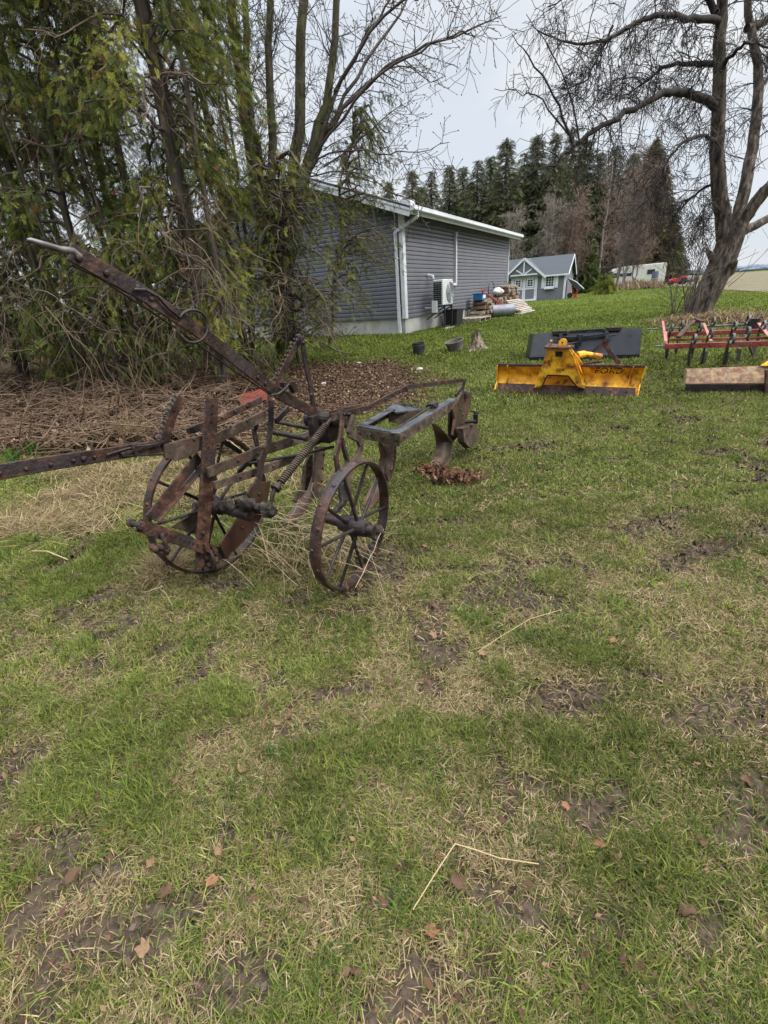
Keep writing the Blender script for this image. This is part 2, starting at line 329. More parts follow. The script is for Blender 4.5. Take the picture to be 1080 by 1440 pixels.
# ------------------------------------------------------------------ grass
def on_house(x, y, pad=.05):
    u = (x-HC[0])*HD[0]+(y-HC[1])*HD[1]; v = (x-HC[0])*HD2[0]+(y-HC[1])*HD2[1]; return (u > -pad) & (u < 10.3) & (v > -pad)
def in_view(x, y, pad=60):
    P = np.stack([x, y, np.zeros_like(x)-CAM_H+gz0(x, y)], -1) @ CR
    z = np.maximum(P[:, 2], .01); px = 540+FPX*P[:, 0]/z; py = 720+FPX*P[:, 1]/z
    return (P[:, 2] > .05) & (px > -560) & (px < 1640) & (py < 2000)
def blades(x, y, L, w, col, lean, rng, bend=.6, lift=0):
    n = len(x); a = rng.uniform(0, 2*math.pi, n); d = np.stack([np.cos(a), np.sin(a), np.zeros(n)], -1)
    s = np.stack([-np.sin(a+rng.normal(0, .5, n)), np.cos(a+rng.normal(0, .5, n)), np.zeros(n)], -1)
    b = np.stack([x, y, gz(x, y)-.004+lift], -1); z = np.array([0, 0, 1.])
    th = lean; m = b+(L*.55)[:, None]*(d*np.sin(th)[:, None]+z*np.cos(th)[:, None]); th2 = np.minimum(th+bend*rng.uniform(.2, 1.3, n), 1.75)
    t = m+(L*.45)[:, None]*(d*np.sin(th2)[:, None]+z*np.cos(th2)[:, None])
    w2 = w[:, None]*s*.5; V = np.stack([b-w2, b+w2, m-w2*.85, m+w2*.85, t], 1)
    k = np.arange(n)[:, None]*5; q = k+np.array([[0, 1, 3, 2]]); tr = k+np.array([[2, 3, 4]])
    c = np.repeat(col[:, None, :], 5, 1); return V.reshape(-1, 3), q, tr, c.reshape(-1, 3)
GREENS = np.array([[.074, .098, .018], [.108, .126, .024], [.042, .062, .015], [.145, .148, .038], [.080, .102, .026]])
TANS = np.array([[.27, .195, .095], [.19, .13, .066], [.35, .27, .145], [.12, .080, .046]])
def lawn_batch(n, x0, x1, y0, y1, Lr, wr, rng, dens=1.0):
    x = rng.uniform(x0, x1, n); y = rng.uniform(y0, y1, n)
    k = in_view(x, y) & ~on_house(x, y); x, y = x[k], y[k]
    d = dead_mask(x, y); m = mud_mask(x, y); s = straw_mask(x, y); t = tan_mask(x, y); fv = (x-FA[0])*fnor[0]+(y-FA[1])*fnor[1]
    clump = fbm(x*7, y*7, 71, 3)
    keep = rng.random(len(x)) < (1-.97*d)*(1-.90*m)*(1-.25*t)*(.45+1.0*clump)*(fv < .3)
    x, y, t, s, clump = x[keep], y[keep], t[keep], s[keep], clump[keep]; n = len(x)
    L_ = lush(x, y); c = GREENS[rng.integers(0, 5, n)]*(1-.5*L_[:, None])+np.array([.13, .175, .026])*.5*L_[:, None]
    c = c*(.45+1.0*fbm(x*2.6, y*2.6, 81, 4))[:, None]*rng.uniform(.6, 1.4, n)[:, None]
    tanp = np.clip(.27-.12*sm(2.0, 3.6, y)+.52*t+.30*s-.22*L_, 0, .97); isT = rng.random(n) < tanp
    c[isT] = TANS[rng.integers(0, 4, isT.sum())]*rng.uniform(.7, 1.15, isT.sum())[:, None]
    L = rng.uniform(Lr[0], Lr[1], n)*(.6+.8*clump); L[isT] *= .62
    lean = np.where(isT, rng.uniform(.8, 1.5, n), rng.uniform(.25, 1.25, n))
    return blades(x, y, L, rng.uniform(wr[0], wr[1], n)*np.where(isT, .75, 1), c, lean, rng)
def merge(parts):
    Vs, Qs, Ts, Cs = [], [], [], []; o = 0
    for v, q, t, c in parts: Vs.append(v); Qs.append(q+o); Ts.append(t+o); Cs.append(c); o += len(v)
    return np.vstack(Vs), np.vstack(Qs), np.vstack(Ts), np.vstack(Cs)
gmat = attr_mat('grass blades', .75, .22, .08)
r_ = np.random.default_rng(3)
parts = [lawn_batch(560000, -2.4, 3.0, .2, 1.6, (.022, .068), (.0018, .0042), r_), lawn_batch(650000, -3.9, 5.0, 1.5, 3.2, (.022, .062), (.0022, .005), r_),
         lawn_batch(430000, -5.5, 8, 3.1, 6.2, (.024, .058), (.004, .008), r_), lawn_batch(240000, -6, 13, 6, 12, (.035, .08), (.009, .016), r_), lawn_batch(230000, -5, 27, 12, 26, (.045, .09), (.014, .026), r_), lawn_batch(220000, 3, 60, 26, 75, (.04, .08), (.022, .042), r_)]
def thatch(n, x0, x1, y0, y1, Lr, wr):          # flat dead blades matted between the green ones
    x = r_.uniform(x0, x1, n); y = r_.uniform(y0, y1, n); k = in_view(x, y) & ~on_house(x, y); x, y = x[k], y[k]
    k = r_.random(len(x)) < (1-.97*dead_mask(x, y))*(1-.97*mud_mask(x, y))*(.35+.9*fbm(x*3, y*3, 91, 3))*(1-.75*lush(x, y))*(1-.55*sm(2.0, 3.6, y)); x, y = x[k], y[k]; n = len(x)
    c = np.array([[.24, .175, .095], [.17, .12, .068], [.30, .235, .135], [.12, .082, .052], [.20, .165, .075]])[r_.integers(0, 5, n)]*r_.uniform(.7, 1.25, n)[:, None]
    return blades(x, y, r_.uniform(*Lr, n), r_.uniform(*wr, n), c, r_.uniform(1.05, 1.5, n), r_, .5, .010)
parts += [thatch(150000, -2.4, 3.0, .2, 1.6, (.02, .06), (.0014, .003)), thatch(155000, -3.9, 5.0, 1.5, 3.2, (.025, .065), (.002, .004)), thatch(85000, -5, 7, 3.1, 6.2, (.03, .07), (.004, .007)), thatch(20000, -6, 13, 6, 12, (.04, .08), (.008, .013))]
def clumps(n, x0, x1, y0, y1, L, w, per):            # coarser tufts standing a little taller than the lawn
    cx, cy = r_.uniform(x0, x1, n), r_.uniform(y0, y1, n); k = (dead_mask(cx, cy) < .2) & (mud_mask(cx, cy) < .4); cx, cy = cx[k], cy[k]; n = len(cx); sp = r_.uniform(.015, .05, n)
    x = np.repeat(cx, per)+r_.normal(0, 1, n*per)*np.repeat(sp, per); y = np.repeat(cy, per)+r_.normal(0, 1, n*per)*np.repeat(sp, per); N_ = n*per
    base = np.array([[.060, .098, .015], [.095, .130, .02], [.042, .074, .020], [.14, .15, .03]])[r_.integers(0, 4, n)]; c = np.repeat(base, per, 0)*r_.uniform(.6, 1.35, (N_, 1))
    return blades(x, y, r_.uniform(*L, N_), r_.uniform(*w, N_), c, r_.uniform(.15, 1.1, N_), r_, .8)
parts += [clumps(250, -2.4, 3.0, .2, 1.9, (.04, .09), (.0025, .005), 34), clumps(320, -3, 4, 1.8, 4.5, (.04, .09), (.0035, .007), 30)]
v, q, t, c = merge(parts)
o = raw('grass', v, q, gmat, c, tri=t); tag(o, 'short matted green and straw coloured lawn grass', 'grass', kind='stuff')
# leaf litter of the bed under the cedars
def flakes(x, y, size, cols, rng, lift=(.0, .03), tilt=.5, asp=.6):
    n = len(x); a = rng.uniform(0, 2*math.pi, n); u = np.stack([np.cos(a), np.sin(a), rng.normal(0, tilt, n)*.7], -1); w = np.stack([-np.sin(a), np.cos(a), rng.normal(0, tilt, n)*.7], -1)
    b = np.stack([x, y, gz(x, y)+rng.uniform(*lift, n)], -1); s = (size*rng.uniform(.5, 1.2, n))[:, None]
    V = np.stack([b-u*s, b-w*s*asp+u*s*.1, b+u*s, b+w*s*asp+u*s*.1], 1)+np.array([0, 0, 1])*rng.uniform(0, .6, (n, 1, 1))*s[:, None]*np.array([1, 0, 1, 0])[None, :, None]*.5
    return V.reshape(-1, 3), np.arange(n*4).reshape(-1, 4), np.repeat(cols, 4, 0)
n = 110000; x = r_.uniform(-9, 2.2, n); y = r_.uniform(3.2, 11.5, n); k = (r_.random(n) < dead_mask(x, y)**1.3) & ~on_house(x, y, .4); x, y = x[k], y[k]; n = len(x)
BR = np.array([[.098, .058, .036], [.058, .034, .023], [.155, .10, .064], [.035, .021, .016], [.24, .175, .12]])
cols = BR[r_.choice(5, n, p=[.33, .3, .17, .14, .06])]*r_.uniform(.7, 1.2, n)[:, None]
V_, F_, C_ = flakes(x, y, np.full(n, .026), cols, r_)
o = raw('leaf_litter', V_, F_, attr_mat('dead leaves', .9, .1, .06), C_); tag(o, 'carpet of small brown dead leaves under the cedars', 'leaf litter', kind='stuff')
# ================================================================== THE OLD PLOUGH
PVd = np.array([.86163, -.50754, 0]); PUd = np.array([.50754, .86163, 0]); ZZ = np.array([0, 0, 1.])
def P(px, py, v): return on(px, py, PVd*(v-1.74), PVd)        # point of the plough's fore-and-aft plane v
def z2(x, y): return 160+x/3.375, 460+y/3.375                 # enlargement coordinates -> photo
def z3(x, y): return 380+x/3.375, 500+y/3.375
def poly(pts, v, z=None): return [P(*(z(*p) if z else p), v) for p in pts]
plow = thing('antique_plough', 'rusty antique two-furrow trailing plough with two spoked steel wheels and a raised lever', 'plough', PUd*2.3-PVd*1.74)
def bolts(mb, p, q, n, off, count, r=.011, m=0, t0=.06, t1=.94):
    p, q = np.asarray(p), np.asarray(q)
    for t in np.linspace(t0, t1, count):
        c = p+(q-p)*t; mb.lathe(c+n*off, n, [(-.002, r), (.006, r), (.010, r*.75), (.011, 0.0005)], 8, m)
def hole_discs(mb, p, q, n, off, count, r=.009, m=1, t0=.1, t1=.9):  # surface discs with the dark of an open hole put into their colour
    p, q = np.asarray(p), np.asarray(q)
    for t in np.linspace(t0, t1, count):
        c = p+(q-p)*t; mb.lathe(c+n*off, n, [(-.004, r), (.0012, r), (.0014, .0005)], 9, m)
def spoked_wheel(c, r, az, tilt, w, nsp, label, seed, hubs):
    c = np.array(c); a = np.array([math.cos(az)*math.cos(tilt), math.sin(az)*math.cos(tilt), math.sin(tilt)])
    h = nrm(np.cross(ZZ, a)); u = np.cross(a, h); t = .011
    mb = MB(); mb.lathe(c, a, [(0, r-.003), (.006, r), (w*.5, r+.004), (w-.006, r), (w, r-.003), (w, r-t-.004), (w*.5, r-t), (0, r-t-.004)], 72, 0, closed=True)
    for k in range(nsp*2):
        x = (k+.3)*math.pi/nsp; d = math.cos(x)*h+math.sin(x)*u
        mb.lathe(c+a*w*(.32 if k % 2 else .68)+d*(r+.0015), d, [(-.003, .011), (.003, .0105), (.0065, .007), (.0075, .0005)], 8)
    wh = mb.build('wheel', M['rust'], plow, smooth=40); wh['label'] = label
    hb = MB(); hb.lathe(c, a, [(-hubs[0], .0005), (-hubs[0], .030), (-.06, .032), (-.05, .045), (w*.5-.03, .05), (w*.5, .062), (w*.5+.03, .05), (w+.05, .045), (w+.06, .03), (w+hubs[1], .026), (w+hubs[1], .0005)], 20)
    for k in range(5):
        x = k*1.257; hb.lathe(c-a*.052+.036*(math.cos(x)*h+math.sin(x)*u), a, [(-.012, .0005), (-.012, .009), (.01, .009)], 6)
    hb.build('hub', M['rust_dark'], wh, smooth=35)
    for k in range(nsp):
        x = (k+.15)*2*math.pi/nsp; d = math.cos(x)*h+math.sin(x)*u; e = w*(.32 if k % 2 else .68)
        sp = MB(); sp.tube([c+a*(w*.5+(.028 if k % 2 else -.028))*1.0+d*.045, c+a*e+d*(r-t*.6)], [.0105, .0085], 8); sp.build('spoke', M['rust_dark'], wh, smooth=40)
    return c, a
nc, na = spoked_wheel((-.147, 2.27, .366), .365, math.radians(149.77), math.radians(4.67), .06, 10, 'smaller steel wheel with ten thin spokes and riveted rim', 1, (.10, .16))
lc, la = spoked_wheel((-1.01, 2.575, .425), .425, math.radians(146), math.radians(2), .056, 10, 'larger steel wheel half hidden behind the hitch bars', 2, (.30, .05))
# left axle housing, caked with old grease
mb = MB(); rg = np.random.default_rng(5)
hq = nrm(np.cross(ZZ, la)); uq = np.cross(la, hq); V = []
for i_, s in enumerate(np.linspace(.08, .50, 30)):
    for j in range(18):
        x = j*math.pi/9; rr = (.028+.009*math.sin(i_*.55)+.008*math.sin(i_*1.3+j*.7))*(1+rg.uniform(-.22, .22)); V.append(lc-la*s+ZZ*(.03+.05*(s > .2))+rr*(math.cos(x)*hq+math.sin(x)*uq))
mb.add(V, [(i_*18+j, i_*18+(j+1) % 18, (i_+1)*18+(j+1) % 18, (i_+1)*18+j) for i_ in range(29) for j in range(18)]+[tuple(range(17, -1, -1)), tuple(29*18+j for j in range(18))])
mb.build('axle_housing', mat('caked black grease', [(.38, (.010, .008, .007)), (.56, (.035, .027, .021)), (.75, (.13, .11, .085))], 24, 8, .9, 0, .9, 60, spec=.2), plow, smooth=60)
mb = MB(); mb.tube([P(272, 712, -.52), P(331, 717, -.44), P(345, 708, -.4)], [.026, .036, .02], 10); mb.build('axle', M['rust_dark'], plow, smooth=40)
# ---- the long lever
v = -.08; mb = MB()
mb.path([P(98, 354, v), P(150, 384, v), P(200, 412, v), P(290, 473, v), P(345, 517, v), P(395, 556, v), P(466, 594, v)], .062, .014, PVd)
bolts(mb, P(105, 362, v), P(150, 386, v), PVd, .008, 2, .012); bolts(mb, P(360, 530, v), P(372, 540, v), PVd, .008, 2, .012); bolts(mb, P(190, 404, v), P(212, 420, v), PVd, .008, 2, .013)
hole_discs(mb, P(262, 454, v), P(320, 498, v), PVd, .007, 5, .008)
lv = mb.build('lift_lever', [M['rust'], M['hole']], plow, bevel=.003)
mb = MB(); mb.tube([P(38, 337, v), P(44, 338, v), P(62, 344, v), P(85, 351, v), P(102, 353, v), P(112, 362, v)], [.004, .008, .0105, .011, .013, .014], 12); mb.build('grip', mat('sun bleached bare steel', [(.3, (.03, .024, .023)), (.5, (.085, .075, .075)), (.7, (.21, .205, .21))], 12, 8, .5, .4, .2), lv, smooth=60)
rc = (271, 459); ring = [(188, 407), (205, 408), (222, 417), (238, 435), (246, 441)]+[(rc[0]+21.5*math.cos(q), rc[1]+23*math.sin(q)) for q in np.linspace(-2.6, 3.2, 30)]
mb = MB(); mb.tube([P(*q, v+.02) for q in ring], .0065, 8); mb.build('trigger_loop', M['rust_dark'], lv, smooth=60)
mb = MB(); mb.tube([P(100, 372, v), P(140, 391, v), P(250, 463, v), P(330, 522, v), P(382, 556, v)], .0045, 6); mb.build('trigger_rod', M['rust_dark'], lv, smooth=60)
# ---- toothed quadrants
def quadrant(pts, v, w, side, n, name, mt, tlen=.016):
    mb = MB(); Q = [P(*q, v) for q in pts]; mb.path(Q, w, .011, PVd)
    L = [np.linalg.norm(b-a) for a, b in zip(Q[:-1], Q[1:])]; tot = sum(L)
    for k in range(n):
        s = (k+.7)/(n+.8)*tot*.9; i = 0
        while s > L[i]: s -= L[i]; i += 1
        d = nrm(Q[i+1]-Q[i]); b = np.cross(PVd, d)*side; c = Q[i]+d*s+b*(w/2+tlen*.35); mb.box(c, d*.0055, b*tlen*.7, PVd*.005, 1)
    return mb.build(name, [mt, M['worn'] if tlen > .02 else mt], plow, bevel=.0015)
quadrant([(423, 474), (410, 497), (398, 520), (384, 553)], -.14, .042, -1, 11, 'quadrant', M['rust'])
mb = MB(); mb.path([P(424, 474, -.11), P(430, 512, -.11), P(437, 545, -.11), P(441, 575, -.11)], .036, .012, PVd); bolts(mb, P(424, 477, -.11), P(437, 560, -.11), PVd, .006, 2); mb.build('quadrant_brace', M['rust_dark'], plow, bevel=.002)
quadrant([z2(*q) for q in ((322, 335), (285, 400), (262, 470), (240, 540), (235, 590))], -.42, .05, -1, 10, 'quadrant', M['rust'], .024)
quadrant([z2(*q) for q in ((745, 350), (745, 460), (735, 540), (700, 640), (690, 720), (640, 800))], -.2, .042, -1, 6, 'quadrant', M['rust'])
# ---- left lever, running out to the left
mb = MB(); Q = [P(-40, 671, -.42), P(60, 653, -.42), P(165, 637, -.42), P(222, 628, -.42)]; mb.path(Q, .062, .013, PVd); bolts(mb, Q[0], Q[2], PVd, .007, 5, .009, t0=.15, t1=.8); bolts(mb, P(116, 645, -.42), P(118, 645, -.42), PVd, .007, 1, .013)
l2 = mb.build('depth_lever', M['rust'], plow, bevel=.003)
mb = MB(); mb.bar(P(170, 639, -.4), P(232, 621, -.4), .016, .012, PVd); mb.bar(P(172, 641, -.4), P(230, 639, -.4), .010, .012, PVd); mb.tube([P(150, 640, -.4), P(168, 634, -.4), P(190, 628, -.4), P(225, 624, -.4)], .006, 6); mb.box(P(189, 633, -.4), PUd*.012, PVd*.012, ZZ*.032); mb.build('latch', M['rust_dark'], l2, bevel=.002)
# ---- hitch
v = -.36; mb = MB(); pl = poly([(438, 332), (495, 340), (484, 560), (462, 860), (445, 1060), (432, 1140), (385, 1140), (400, 900), (420, 560)], v, z2); mb.prism(pl, PVd, .014)
hole_discs(mb, P(*z2(465, 365), v), P(*z2(458, 460), v), PVd, .007, 3, .010); hole_discs(mb, P(*z2(445, 560), v), P(*z2(430, 680), v), PVd, .007, 3, .011); bolts(mb, P(*z2(428, 900), v), P(*z2(412, 1050), v), PVd, .008, 3, .014)
mb.build('hitch_upright', [M['rust_red'], M['hole']], plow, bevel=.003)
v = -.43; mb = MB(); mb.prism(poly([(392, 597), (420, 635), (185, 916), (152, 893)], v, z2), PVd, .012); mb.prism([P(*z2(*q), v)+PVd*o for q, o in (((425, 640), 0), ((190, 918), 0), ((190, 918), .05), ((425, 640), .05))], np.cross(PVd, nrm(P(*z2(425, 640), v)-P(*z2(190, 918), v))), .009)
hole_discs(mb, P(*z2(170, 900), v), P(*z2(215, 850), v), PVd, .006, 2, .009); mb.build('hitch_brace', [M['rust_red'], M['hole']], plow, bevel=.002)
A = P(194, 738, -.33); B = P(317, 781, -.33); mb = MB(); nf = PVd
mb.bar(A, B, .066, .016, nf); hole_discs(mb, A, B, nf, .008, 9, .010, t0=.22, t1=.62); bolts(mb, A, B, nf, .009, 2, .02, t0=.02, t1=.84)
for t in (.72, .82, .96): mb.box(A+(B-A)*t+nf*.014, nrm(B-A)*.02, ZZ*.024, nf*.016)
mb.lathe(A-nf*.12, nf, [(.06, .0005), (.06, .022), (.08, .022), (.08, .014), (.14, .014), (.14, .022), (.155, .022), (.16, .0005)], 10)
mb.build('drawbar', [M['rust_red'], M['hole']], plow, bevel=.002)
mb = MB(); rg = np.random.default_rng(8)
for t in (.24, .80):
    c = A+(B-A)*t-ZZ*.045-PUd*.02
    for k in range(5): mb.ball(c+rg.normal(0, 1, 3)*[.014, .014, .02]-ZZ*.014*k, .022, 0, 6, rng=rg, rough=.2)
    mb.tube([c+ZZ*.06+nf*.02, c+nf*.035, c-ZZ*.06+nf*.02, c-ZZ*.075-nf*.02], .011, 7); mb.build('clevis', M['rust_red'], plow, smooth=180); mb = MB()
v = -.3; mb = MB(); mb.prism(poly([(650, 745), (742, 730), (725, 840), (690, 920), (620, 1010), (530, 1095), (498, 1030), (585, 910), (615, 840)], v, z2), PVd, .014)
bolts(mb, P(*z2(690, 780), v), P(*z2(600, 960), v), PVd, .008, 3, .010); mb.prism(poly([(600, 838), (612, 832), (712, 868), (708, 886)], v+.03, z2), PVd, .06)
mb.build('landside_plate', M['share'], plow, bevel=.003)
mb = MB(); mb.prism(poly([(350, 900), (375, 870), (480, 700), (500, 745), (390, 985), (270, 950)], -.5, z2), PVd, .012); mb.build('mouldboard', M['lichen'], plow, bevel=.002)
# ---- long beams
for pts, vv, mt, z in (([(235, 560), (300, 540), (410, 515), (490, 500), (720, 393), (722, 442), (490, 555), (400, 590), (340, 622), (290, 636), (240, 620)], -.40, 'lichen', z2),
                       ([(345, 480), (495, 420), (700, 328), (702, 358), (495, 455), (380, 505), (350, 505)], -.52, 'rust', z2),
                       ([(440, 668), (690, 565), (935, 490), (940, 535), (700, 612), (450, 715)], -.32, 'lichen', z2),
                       ([(470, 735), (730, 650), (905, 590), (930, 610), (760, 680), (480, 770)], -.26, 'lichen', z2)):
    mb = MB(); mb.prism(poly(pts, vv, z), PVd, .016)
    a, b = P(*z(*pts[0]), vv), P(*z(*pts[len(pts)//2-1]), vv); bolts(mb, a*.8+b*.2-ZZ*.02, a*.2+b*.8-ZZ*.02, PVd, .009, 4, .009); mb.build('beam', M[mt], plow, bevel=.003)
mb = MB(); mb.tube([P(381, 607, -.34), P(432, 617, -.05)], .017, 10); mb.tube([P(388, 593, -.4), P(440, 603, -.1)], .014, 10); mb.tube([P(350, 652, -.38), P(420, 640, -.2), P(470, 628, .0)], .010, 8); mb.build('cross_shaft', M['rust_dark'], plow, smooth=40)
for pts, w_, t_ in (([P(313, 620, -.5), P(338, 636, -.5)], .03, .02), ([P(350, 655, -.45), P(362, 628, -.45), P(357, 606, -.45), P(362, 592, -.45)], .034, .014), ([P(336, 663, -.42), P(352, 646, -.42), P(366, 630, -.42)], .03, .02), ([P(388, 592, -.2), P(405, 574, -.2)], .035, .02)): mb = MB(); mb.path(pts, w_, t_, PVd); mb.build('lifting_arm', M['rust_dark'], plow, bevel=.003)
mb = MB(); mb.prism(poly([(795, 262), (852, 258), (868, 308), (850, 312), (832, 275), (800, 285)], -.05, z2), PVd, .03); mb.tube(poly([(745, 325), (780, 318), (805, 300), (832, 270)], -.03, z2), .007, 8); mb.build('bracket', M['rust_dark'], plow, bevel=.002)
# ---- spring, pivot
a, b = P(462, 594, .05), P(390, 684, .02); d = nrm(b-a); L = np.linalg.norm(b-a); e1 = nrm(np.cross(d, ZZ)); e2 = np.cross(d, e1); mb = MB()
tt = np.linspace(0, 1, 34*9); mb.tube([a+d*L*(.04+.9*t)+.019*(math.cos(t*34*2*math.pi)*e1+math.sin(t*34*2*math.pi)*e2) for t in tt], .0058, 5); s_ = mb.build('coil_spring', mat('dusty spring steel', [(.3, (.025, .017, .013)), (.6, (.075, .052, .038)), (.8, (.14, .105, .08))], 14, 6, .7, .2), plow, smooth=180)
mb = MB(); mb.tube([a-d*.03, b+d*.03], .013, 8); mb.tube([b+d*.02, b+d*.05-ZZ*.01, b+d*.07+e2*.01-ZZ*.03], .012, 8); mb.lathe(b+d*.01, d, [(-.01, .03), (.012, .03), (.014, .012)], 12); mb.build('spring_rod', M['rust_dark'], s_, smooth=40)
c = P(472, 592, .06); mb = MB(); mb.lathe(c, PVd, [(-.22, .0005), (-.22, .045), (-.1, .045), (-.1, .055), (-.02, .055), (-.02, .04), (.1, .04), (.1, .0005)], 18)
mb.box(c-ZZ*.075-PUd*.01-PVd*.08, PUd*.065, PVd*.07, ZZ*.05); mb.box(c-PUd*.1-PVd*.1-ZZ*.04, PUd*.03, PVd*.02, ZZ*.09)
rg = np.random.default_rng(4)
for k in range(9): mb.lathe(c+PVd*rg.uniform(-.02, .1)+PUd*rg.uniform(-.07, .07)+ZZ*rg.uniform(-.06, .05), PVd, [(-.03, .012), (.022, .012), (.024, .0005)], 6)
mb.build('pivot_block', M['rust_dark'], plow, bevel=.002)
mb = MB()
for vv in (.04, .14): mb.path([P(464+(vv-.04)*30, 583+(vv-.04)*40, vv), P(506+(vv-.04)*30, 573+(vv-.04)*40, vv)], .045, .01, PVd)
mb.build('bell_crank', M['rust'], plow, bevel=.002)
# ---- lift rod to the rear
mb = MB(); Q = [P(*z3(*q), w_) for q, w_ in (((405, 262), .04), ((460, 250), .05), ((560, 196), .08), ((655, 148), .12), ((790, 132), .16), ((922, 116), .2))]
mb.path(Q, .034, .012, PVd); bolts(mb, Q[1], Q[3], PVd, .007, 6, .006); mb.build('lift_rod', M['rust'], plow, bevel=.002)
mb = MB(); mb.path([P(*z3(925, 112), .21), P(*z3(912, 150), .2), P(*z3(880, 190), .19)], .03, .014, PVd); mb.path([P(*z3(926, 112), .17), P(*z3(905, 205), .17)], .03, .012, PVd); mb.build('link', M['rust_dark'], plow, bevel=.002)
# ---- rear frame
R0, R1 = P(*z3(612, 375), .2), P(*z3(885, 208), .2); zt = R0[2]
def channel(p, q, n, h=.07, w=.075):
    m = MB(); d = nrm(q-p); e = np.cross(ZZ, d); m.bar(p-ZZ*h/2, q-ZZ*h/2, h, .012, e); m.bar(p-e*np.sign(n)*w*.5+ZZ*.0035, q-e*np.sign(n)*w*.5+ZZ*.0035, w, .011, ZZ, 1)  # top plate takes the lighter grey, sky sheen put into its colour
    bolts(m, p-ZZ*h*.5, q-ZZ*h*.5, -e*np.sign(-n), .007, 5, .010); return m
m = channel(R0, R1, -1); m.build('frame_rail', [M['lichen'], M['worn']], plow, bevel=.002)
L0 = P(*z3(410, 338), -.23); m = MB(); d = nrm(L0-R0); m.bar(R0-ZZ*.045, L0-ZZ*.045, .085, .012, np.cross(ZZ, d)); m.bar(R0+PUd*.03+ZZ*.0055, L0+PUd*.03+ZZ*.0055, .06, .010, ZZ, 1)
bolts(m, R0-ZZ*.04, L0-ZZ*.04, -PUd, .008, 4, .012); hole_discs(m, R0-ZZ*.055, L0-ZZ*.055, -PUd, .007, 6, .009, 2); m.build('cross_member', [M['lichen'], M['worn'], M['hole']], plow, bevel=.002)
Q = [L0, P(*z3(560, 255), -.23), P(*z3(577, 243), -.2)]; m = channel(Q[0], Q[1], 1); 
G1 = [P(*z3(548, 262), -.25), P(*z3(582, 232), -.25), P(*z3(650, 234), -.2), P(*z3(722, 258), -.14), P(*z3(600, 272), -.12)]
m.prism(G1, ZZ, .016, 1); m.sheet([[P(*z3(560, 262), -.2)-ZZ*.1*j-PUd*.1*j*0 for j in (0, 1)], [P(*z3(640, 262), -.14)-ZZ*.13*j for j in (0, 1)], [P(*z3(720, 262), -.1)-ZZ*.10*j for j in (0, 1)]], .014, 0)
m.build('frame_rail', [M['lichen'], M['worn']], plow, bevel=.002)
m = MB(); a, b = P(*z3(580, 360), -.02), P(*z3(765, 240), .12); m.tube([a, b], .009, 8); m.tube([b-PVd*.05, b+PVd*.05], .014, 8); m.box(b+PUd*.03, PUd*.05, PVd*.03, ZZ*.02); m.build('tie_rod', M['rust_dark'], plow, smooth=40)
# ---- plough bodies
def body(rows, vl, vr, bow, mt):
    m = MB(); R = []
    for k, (l, r) in enumerate(rows):
        a, b = P(*z3(*l), vl), P(*z3(*r), vr); f = math.sin(math.pi*(k+.5)/len(rows))
        R.append([a*(1-t)+b*t+PUd*bow*math.sin(math.pi*t)*f for t in np.linspace(0, 1, 6)])
    m.sheet(R, .009); return m.build('mouldboard', mt, plow, smooth=50)
mbd = mat('scoured mouldboard steel', [(.3, (.035, .028, .02)), (.5, (.09, .06, .04)), (.7, (.17, .12, .09))], 6, 8, .38, .5, .15, 50, stretch=(1, 1, .35), second=((.10, .08, .05), 4, .5, .66))
body([[(766, 320), (800, 336)], [(781, 370), (848, 386)], [(787, 420), (868, 412)], [(778, 478), (858, 478)], [(752, 528), (838, 530)], [(742, 548), (815, 562)]], .05, .22, .05, mbd)
body([[(510, 412), (600, 422)], [(522, 470), (594, 500)], [(512, 540), (575, 580)], [(488, 600), (540, 650)], [(455, 670), (500, 705)], [(425, 720), (455, 750)]], -.14, .0, .04, M['share'])
body([[(190, 560), (232, 565)], [(165, 630), (225, 640)], [(130, 690), (190, 705)], [(90, 750), (140, 770)], [(55, 790), (95, 808)]], -.36, -.24, .03, M['share'])
for pts, vv, mt in (([(850, 255), (885, 215), (905, 180), (950, 172), (948, 230), (925, 310), (888, 385), (862, 378), (872, 300), (862, 262)], .2, 'share'), ([(850, 262), (880, 240), (884, 390), (850, 420), (846, 330)], .13, 'rust_dark'),
                    ([(215, 430), (258, 430), (243, 560), (240, 668), (200, 672), (205, 560)], -.22, 'lichen'), ([(160, 520), (200, 440), (196, 560), (170, 640), (120, 700), (110, 690), (150, 610)], -.3, 'lichen'), ([(520, 410), (596, 420), (585, 540), (560, 600), (545, 560), (548, 470)], -.02, 'lichen')):
    m = MB(); m.prism(poly(pts, vv, z3), PVd, .022); a, b = P(*z3(*pts[1]), vv), P(*z3(*pts[len(pts)//2]), vv); bolts(m, a*.9+b*.1-PUd*.02, a*.3+b*.7-PUd*.02, PVd, .012, 3, .011); m.build('standard', M[mt], plow, bevel=.003)
m = MB(); m.prism(poly([(896, 345), (960, 318), (978, 368), (962, 420), (934, 440), (905, 410)], .26, z3), PVd, .07); m.lathe(P(*z3(930, 178), .22), ZZ, [(-.05, .03), (.0, .035), (.02, .028), (.022, .0005)], 12); m.build('rear_wheel_fork', M['lichen'], plow, bevel=.006)
m = MB(); m.tube([P(*z3(922, 315), .24), P(*z3(975, 312), .34)], .018, 10); m.box(P(*z3(975, 300), .33), PUd*.015, PVd*.02, ZZ*.045); m.tube([P(*z3(968, 270), .33), P(*z3(988, 268), .36)], .016, 8); m.build('rear_spindle', M['rust_dark'], plow, smooth=40)
